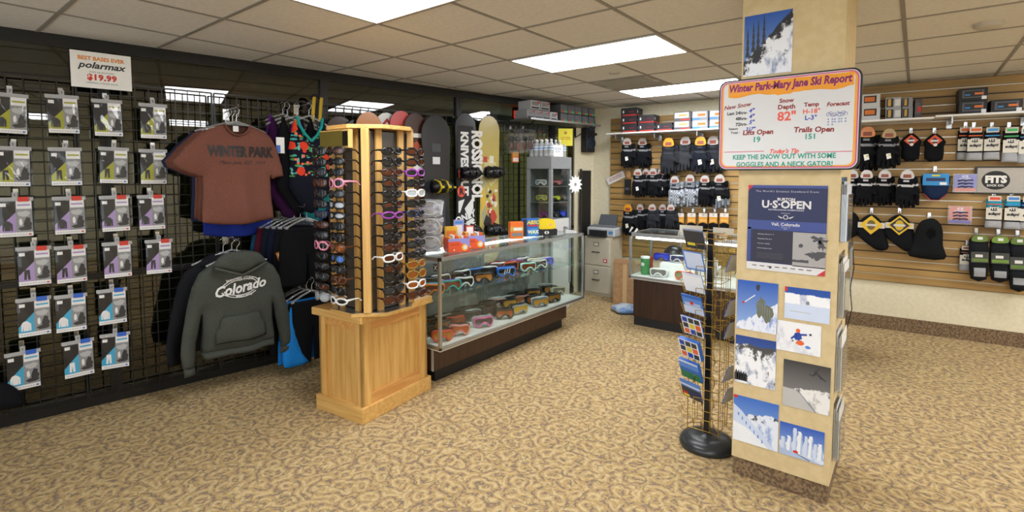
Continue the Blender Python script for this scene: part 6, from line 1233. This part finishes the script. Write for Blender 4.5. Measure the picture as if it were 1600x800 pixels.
for (u,v,dy,z,nm,f,l,s,sc_) in ((1028,427,.075,DZ+.045,'white framed grey lensed goggles at the front of the small case','#e6e6e6','#7a7873','#e2e2e4',1.05),(1068,433,.085,DZ+.045,'orange and white framed goggles at the front right of the small case','#dd6a3a','#8a8f72','#e0e0e0',1.05),(1033,401,.25,DZ+.136+.045,'blue mirrored goggles on top of the white block in the small case','#2a35a0','#2b46d8','#c0312c',1.0),(1058,406,.24,DZ+.136+.045,'navy and white goggles on the white block right of the blue mirrored pair','#d8d8dd','#2c3270','#dcdce0',.9),(1077,412,.30,DZ+.05,'white goggles right of the white block nearest the postcard rack','#e4e4e6','#8d9095','#e0e0e2',.9)):
    x,y,_=C2(u,v,dy,z); goggles(nm,(x,y,z),R(12),c(f,'gloss',.3),GL(l),c(s,'cloth'),'goggles in the small case',rx=-.1,sc=sc_)
x,y,_=C2(1048,396,.40,0)
t=thing('helmet','black helmet behind the white block in the small case','helmet',(x+.03,DY0+.42,DZ+.064)); part(t,'shell',None,lambda mb:mb.loft([[(.12*math.cos(b)*math.cos(a),.10*math.cos(b)*math.sin(a),.02+.13*math.sin(b)+.08) for a in [i*PI/10 for i in range(20)]] for b in [0,.3,.6,.9,1.2,1.5]]),[c('#1c1d22','gloss',.3)]); part(t,'brim',None,lambda mb:mb.lathe([(.118,.10),(.126,.09),(.12,.075)],n=20),[c('#8f9296')]); part(t,'liner',None,lambda mb:mb.lathe([(.10,.074),(.10,.10)],n=16),[BLACK])
for k in range(4):
    x,y,_=C2(1082+3*k,420,.2,0); solo('white_glove','white glove standing on end in the small case, %s from the left'%ORD[k],'gloves',None,lambda mb:mb.puff([(x_,-z_) for x_,z_ in glove_out()],.015,.022,0,ew=.03),[c('#dfe0e2','cloth')],(x+.09,DY0+.16+.07*k,DZ),R(25),'white gloves in the small case',sc=.8)
# small white card standing on the case near the rack
t=thing('price_tag','white plastic price tags bunched at the top left corner of the small case','tag',(DX0+.03,DY0+.05,.967)); part(t,'tag_cards',None,lambda mb:(mb.prism([(-.05,0),(-.035,0),(.0,.05),(-.02,.06)],-.02,-.018),mb.prism([(-.0,0),(.02,0),(.05,.03),(.03,.045)],-.01,-.008)),[WHITE])
# ================================================================ POSTCARD RACK
RC=Vector((-.895,2.94,0))
t=thing('postcard_rack','gold wire postcard spinner rack with black pole and round base beside the pillar','postcard rack',RC)
part(t,'base',None,lambda mb:mb.lathe([(.145,.0),(.152,.012),(.150,.028),(.135,.048),(.09,.062),(.03,.066),(.022,.075)],n=36),[c('#2a2d30','gloss',.3)])
part(t,'pole',None,bx(-.015,.015,-.015,.015,.06,1.25),[c('#101012','',.4)])
GOLD=c('#b3943f','metal',.35)
LV=[1.21-.122*k for k in range(9)]
def cage(mb):
    q=.085
    for x in(-q,q):
        for y in(-q,q): mb.tube([(x,y,.10),(x,y,1.245)],.0024,0,5)
    for x,y in ((-q,0),(q,0),(0,-q),(0,q),(-q,.04),(q,.04),(.04,-q),(-.04,q)): mb.tube([(x,y,.12),(x,y,1.24)],.0018,0,4)
    for z in LV+[1.243,.12]: mb.tube([(-q,-q,z),(q,-q,z),(q,q,z),(-q,q,z)],.002,0,4,True)
    for z in (.14,.7,1.2): 
        for a in range(4): mb.tube([(0,0,z),(q*math.cos(PI/4+a*PI/2)*1.4,q*math.sin(PI/4+a*PI/2)*1.4,z)],.002,0,4)
part(t,'wire_cage',None,cage,[GOLD])
def pocket(mb):
    w=.052
    for x in(-w,-w*.2,w*.6): mb.tube([(x,0,0),(x,-.045,-.012),(x,-.062,.035)],.0018,0,4)
    mb.tube([(-w,-.062,.035),(w,-.062,.035)],.0018,0,4); mb.tube([(w,0,0),(w,-.045,-.012),(w,-.062,.035),(w,-.066,.05)],.0018,0,4)
for fa in range(4):
    a=fa*PI/2-PI/2+R(8)  # outward direction
    for k,z in enumerate(LV): 
        part(t,'pocket','pcp',pocket,[GOLD],(.085*math.cos(a),.085*math.sin(a),z-.06),(0,0,a+PI/2))
part(t,'header_card_holder',None,lambda mb:(mb.box(-.16,-.03,-.062,-.06,1.235,1.275),mb.box(.02,.13,-.04,-.038,1.235,1.27)),[c('#c9c2b0')])
def pcard(k,side,lab,body,fn,h=.10,w=.125,thick=.004,tiltx=-.38):
    a=side; z=LV[k]-.055; ox=.118
    loc=(RC.x+ox*math.cos(a)*1.0,RC.y+ox*math.sin(a),z+.0)
    o=solo('postcard',lab,'postcard',None,lambda mb:(mb.box(-w/2,w/2,-thick,0,0,h,m=0),fn(mb,w,h,-thick-.0005)),PCOL+[c(body),c('#d8c83a'),c('#28724c')],loc,a+PI/2,'postcards in the wire rack',rx=tiltx*-1*-1)
    return o
def im(*bits): 
    def f(mb,w,h,y):
        for k,(x0,x1,z0,z1,m) in enumerate(bits): mb.rect(-w/2+x0*w,-w/2+x1*w,z0*h,z1*h,y-.0002*k,m)
    return f
A1=R(248)
full=lambda m:(0,1,0,1,m)
grid_=lambda: im(full(1),*[(x,x+.26,z,z+.26,m) for (x,z,m) in ((.05,.05,5),(.37,.05,6),(.68,.05,3),(.05,.37,3),(.37,.37,15),(.68,.37,5),(.05,.69,6),(.37,.69,3),(.68,.69,3))])
cards=[('black postcard with gold lettering tilting out of the top pocket',im(full(3),(.1,.5,.15,.3,15),(0,1,.93,1,2)),.004),('white postcard with bright blue border, second pocket from the top',im(full(11),(.08,.96,.08,.96,8)),.004),('plain white postcard, third pocket from the top',im(full(1),(.05,.95,.9,.95,8)),.004),
 ('blue snow scene postcard with a small red figure, fourth pocket from the top',im(full(11),(0,1,0,.4,8),(.1,.9,.38,.6,4),(.4,.55,.5,.68,10),(0,1,.85,1,0)),.006),('white postcard with a grid of small pictures, fifth pocket from the top',grid_(),.006),('thick stack of picture grid postcards, sixth pocket from the top',grid_(),.025),
 ('postcard with hazy blue mountain valley, seventh pocket from the top',im(full(11),(0,1,0,.45,16),(.0,1,.4,.6,0),(0,1,.9,1,8)),.02),('dark mountain postcard with blue sky and yellow red lettering, eighth pocket from the top',im(full(3),(0,1,.62,1,11),(0,1,.7,.8,8),(.05,.35,.05,.18,15),(.05,.3,.2,.32,10),(.4,1,.2,.5,12)),.004)]
for k,(lab,fn,th) in enumerate(cards): pcard(k,A1,lab,'#d9d9d6',fn,.112,.135,th,.33)
for k in (1,3,4,6,7): pcard(k,R(-15),'greyish postcard back right of the black pole, %s from the top'%ORD[k],'#9c9688',im(full(13)),.10,.11,.003,.33)
solo('cardboard_sign','white card with clear holder standing on the small case behind the postcard rack','sign',None,lambda mb:(mb.box(-.09,.09,-.001,.001,.02,.20,m=0),mb.box(-.05,.05,-.03,.03,0,.02,m=1)),[PAPER,c('#b9bcbe')],(-.98,DY0+.2,.966),R(12))
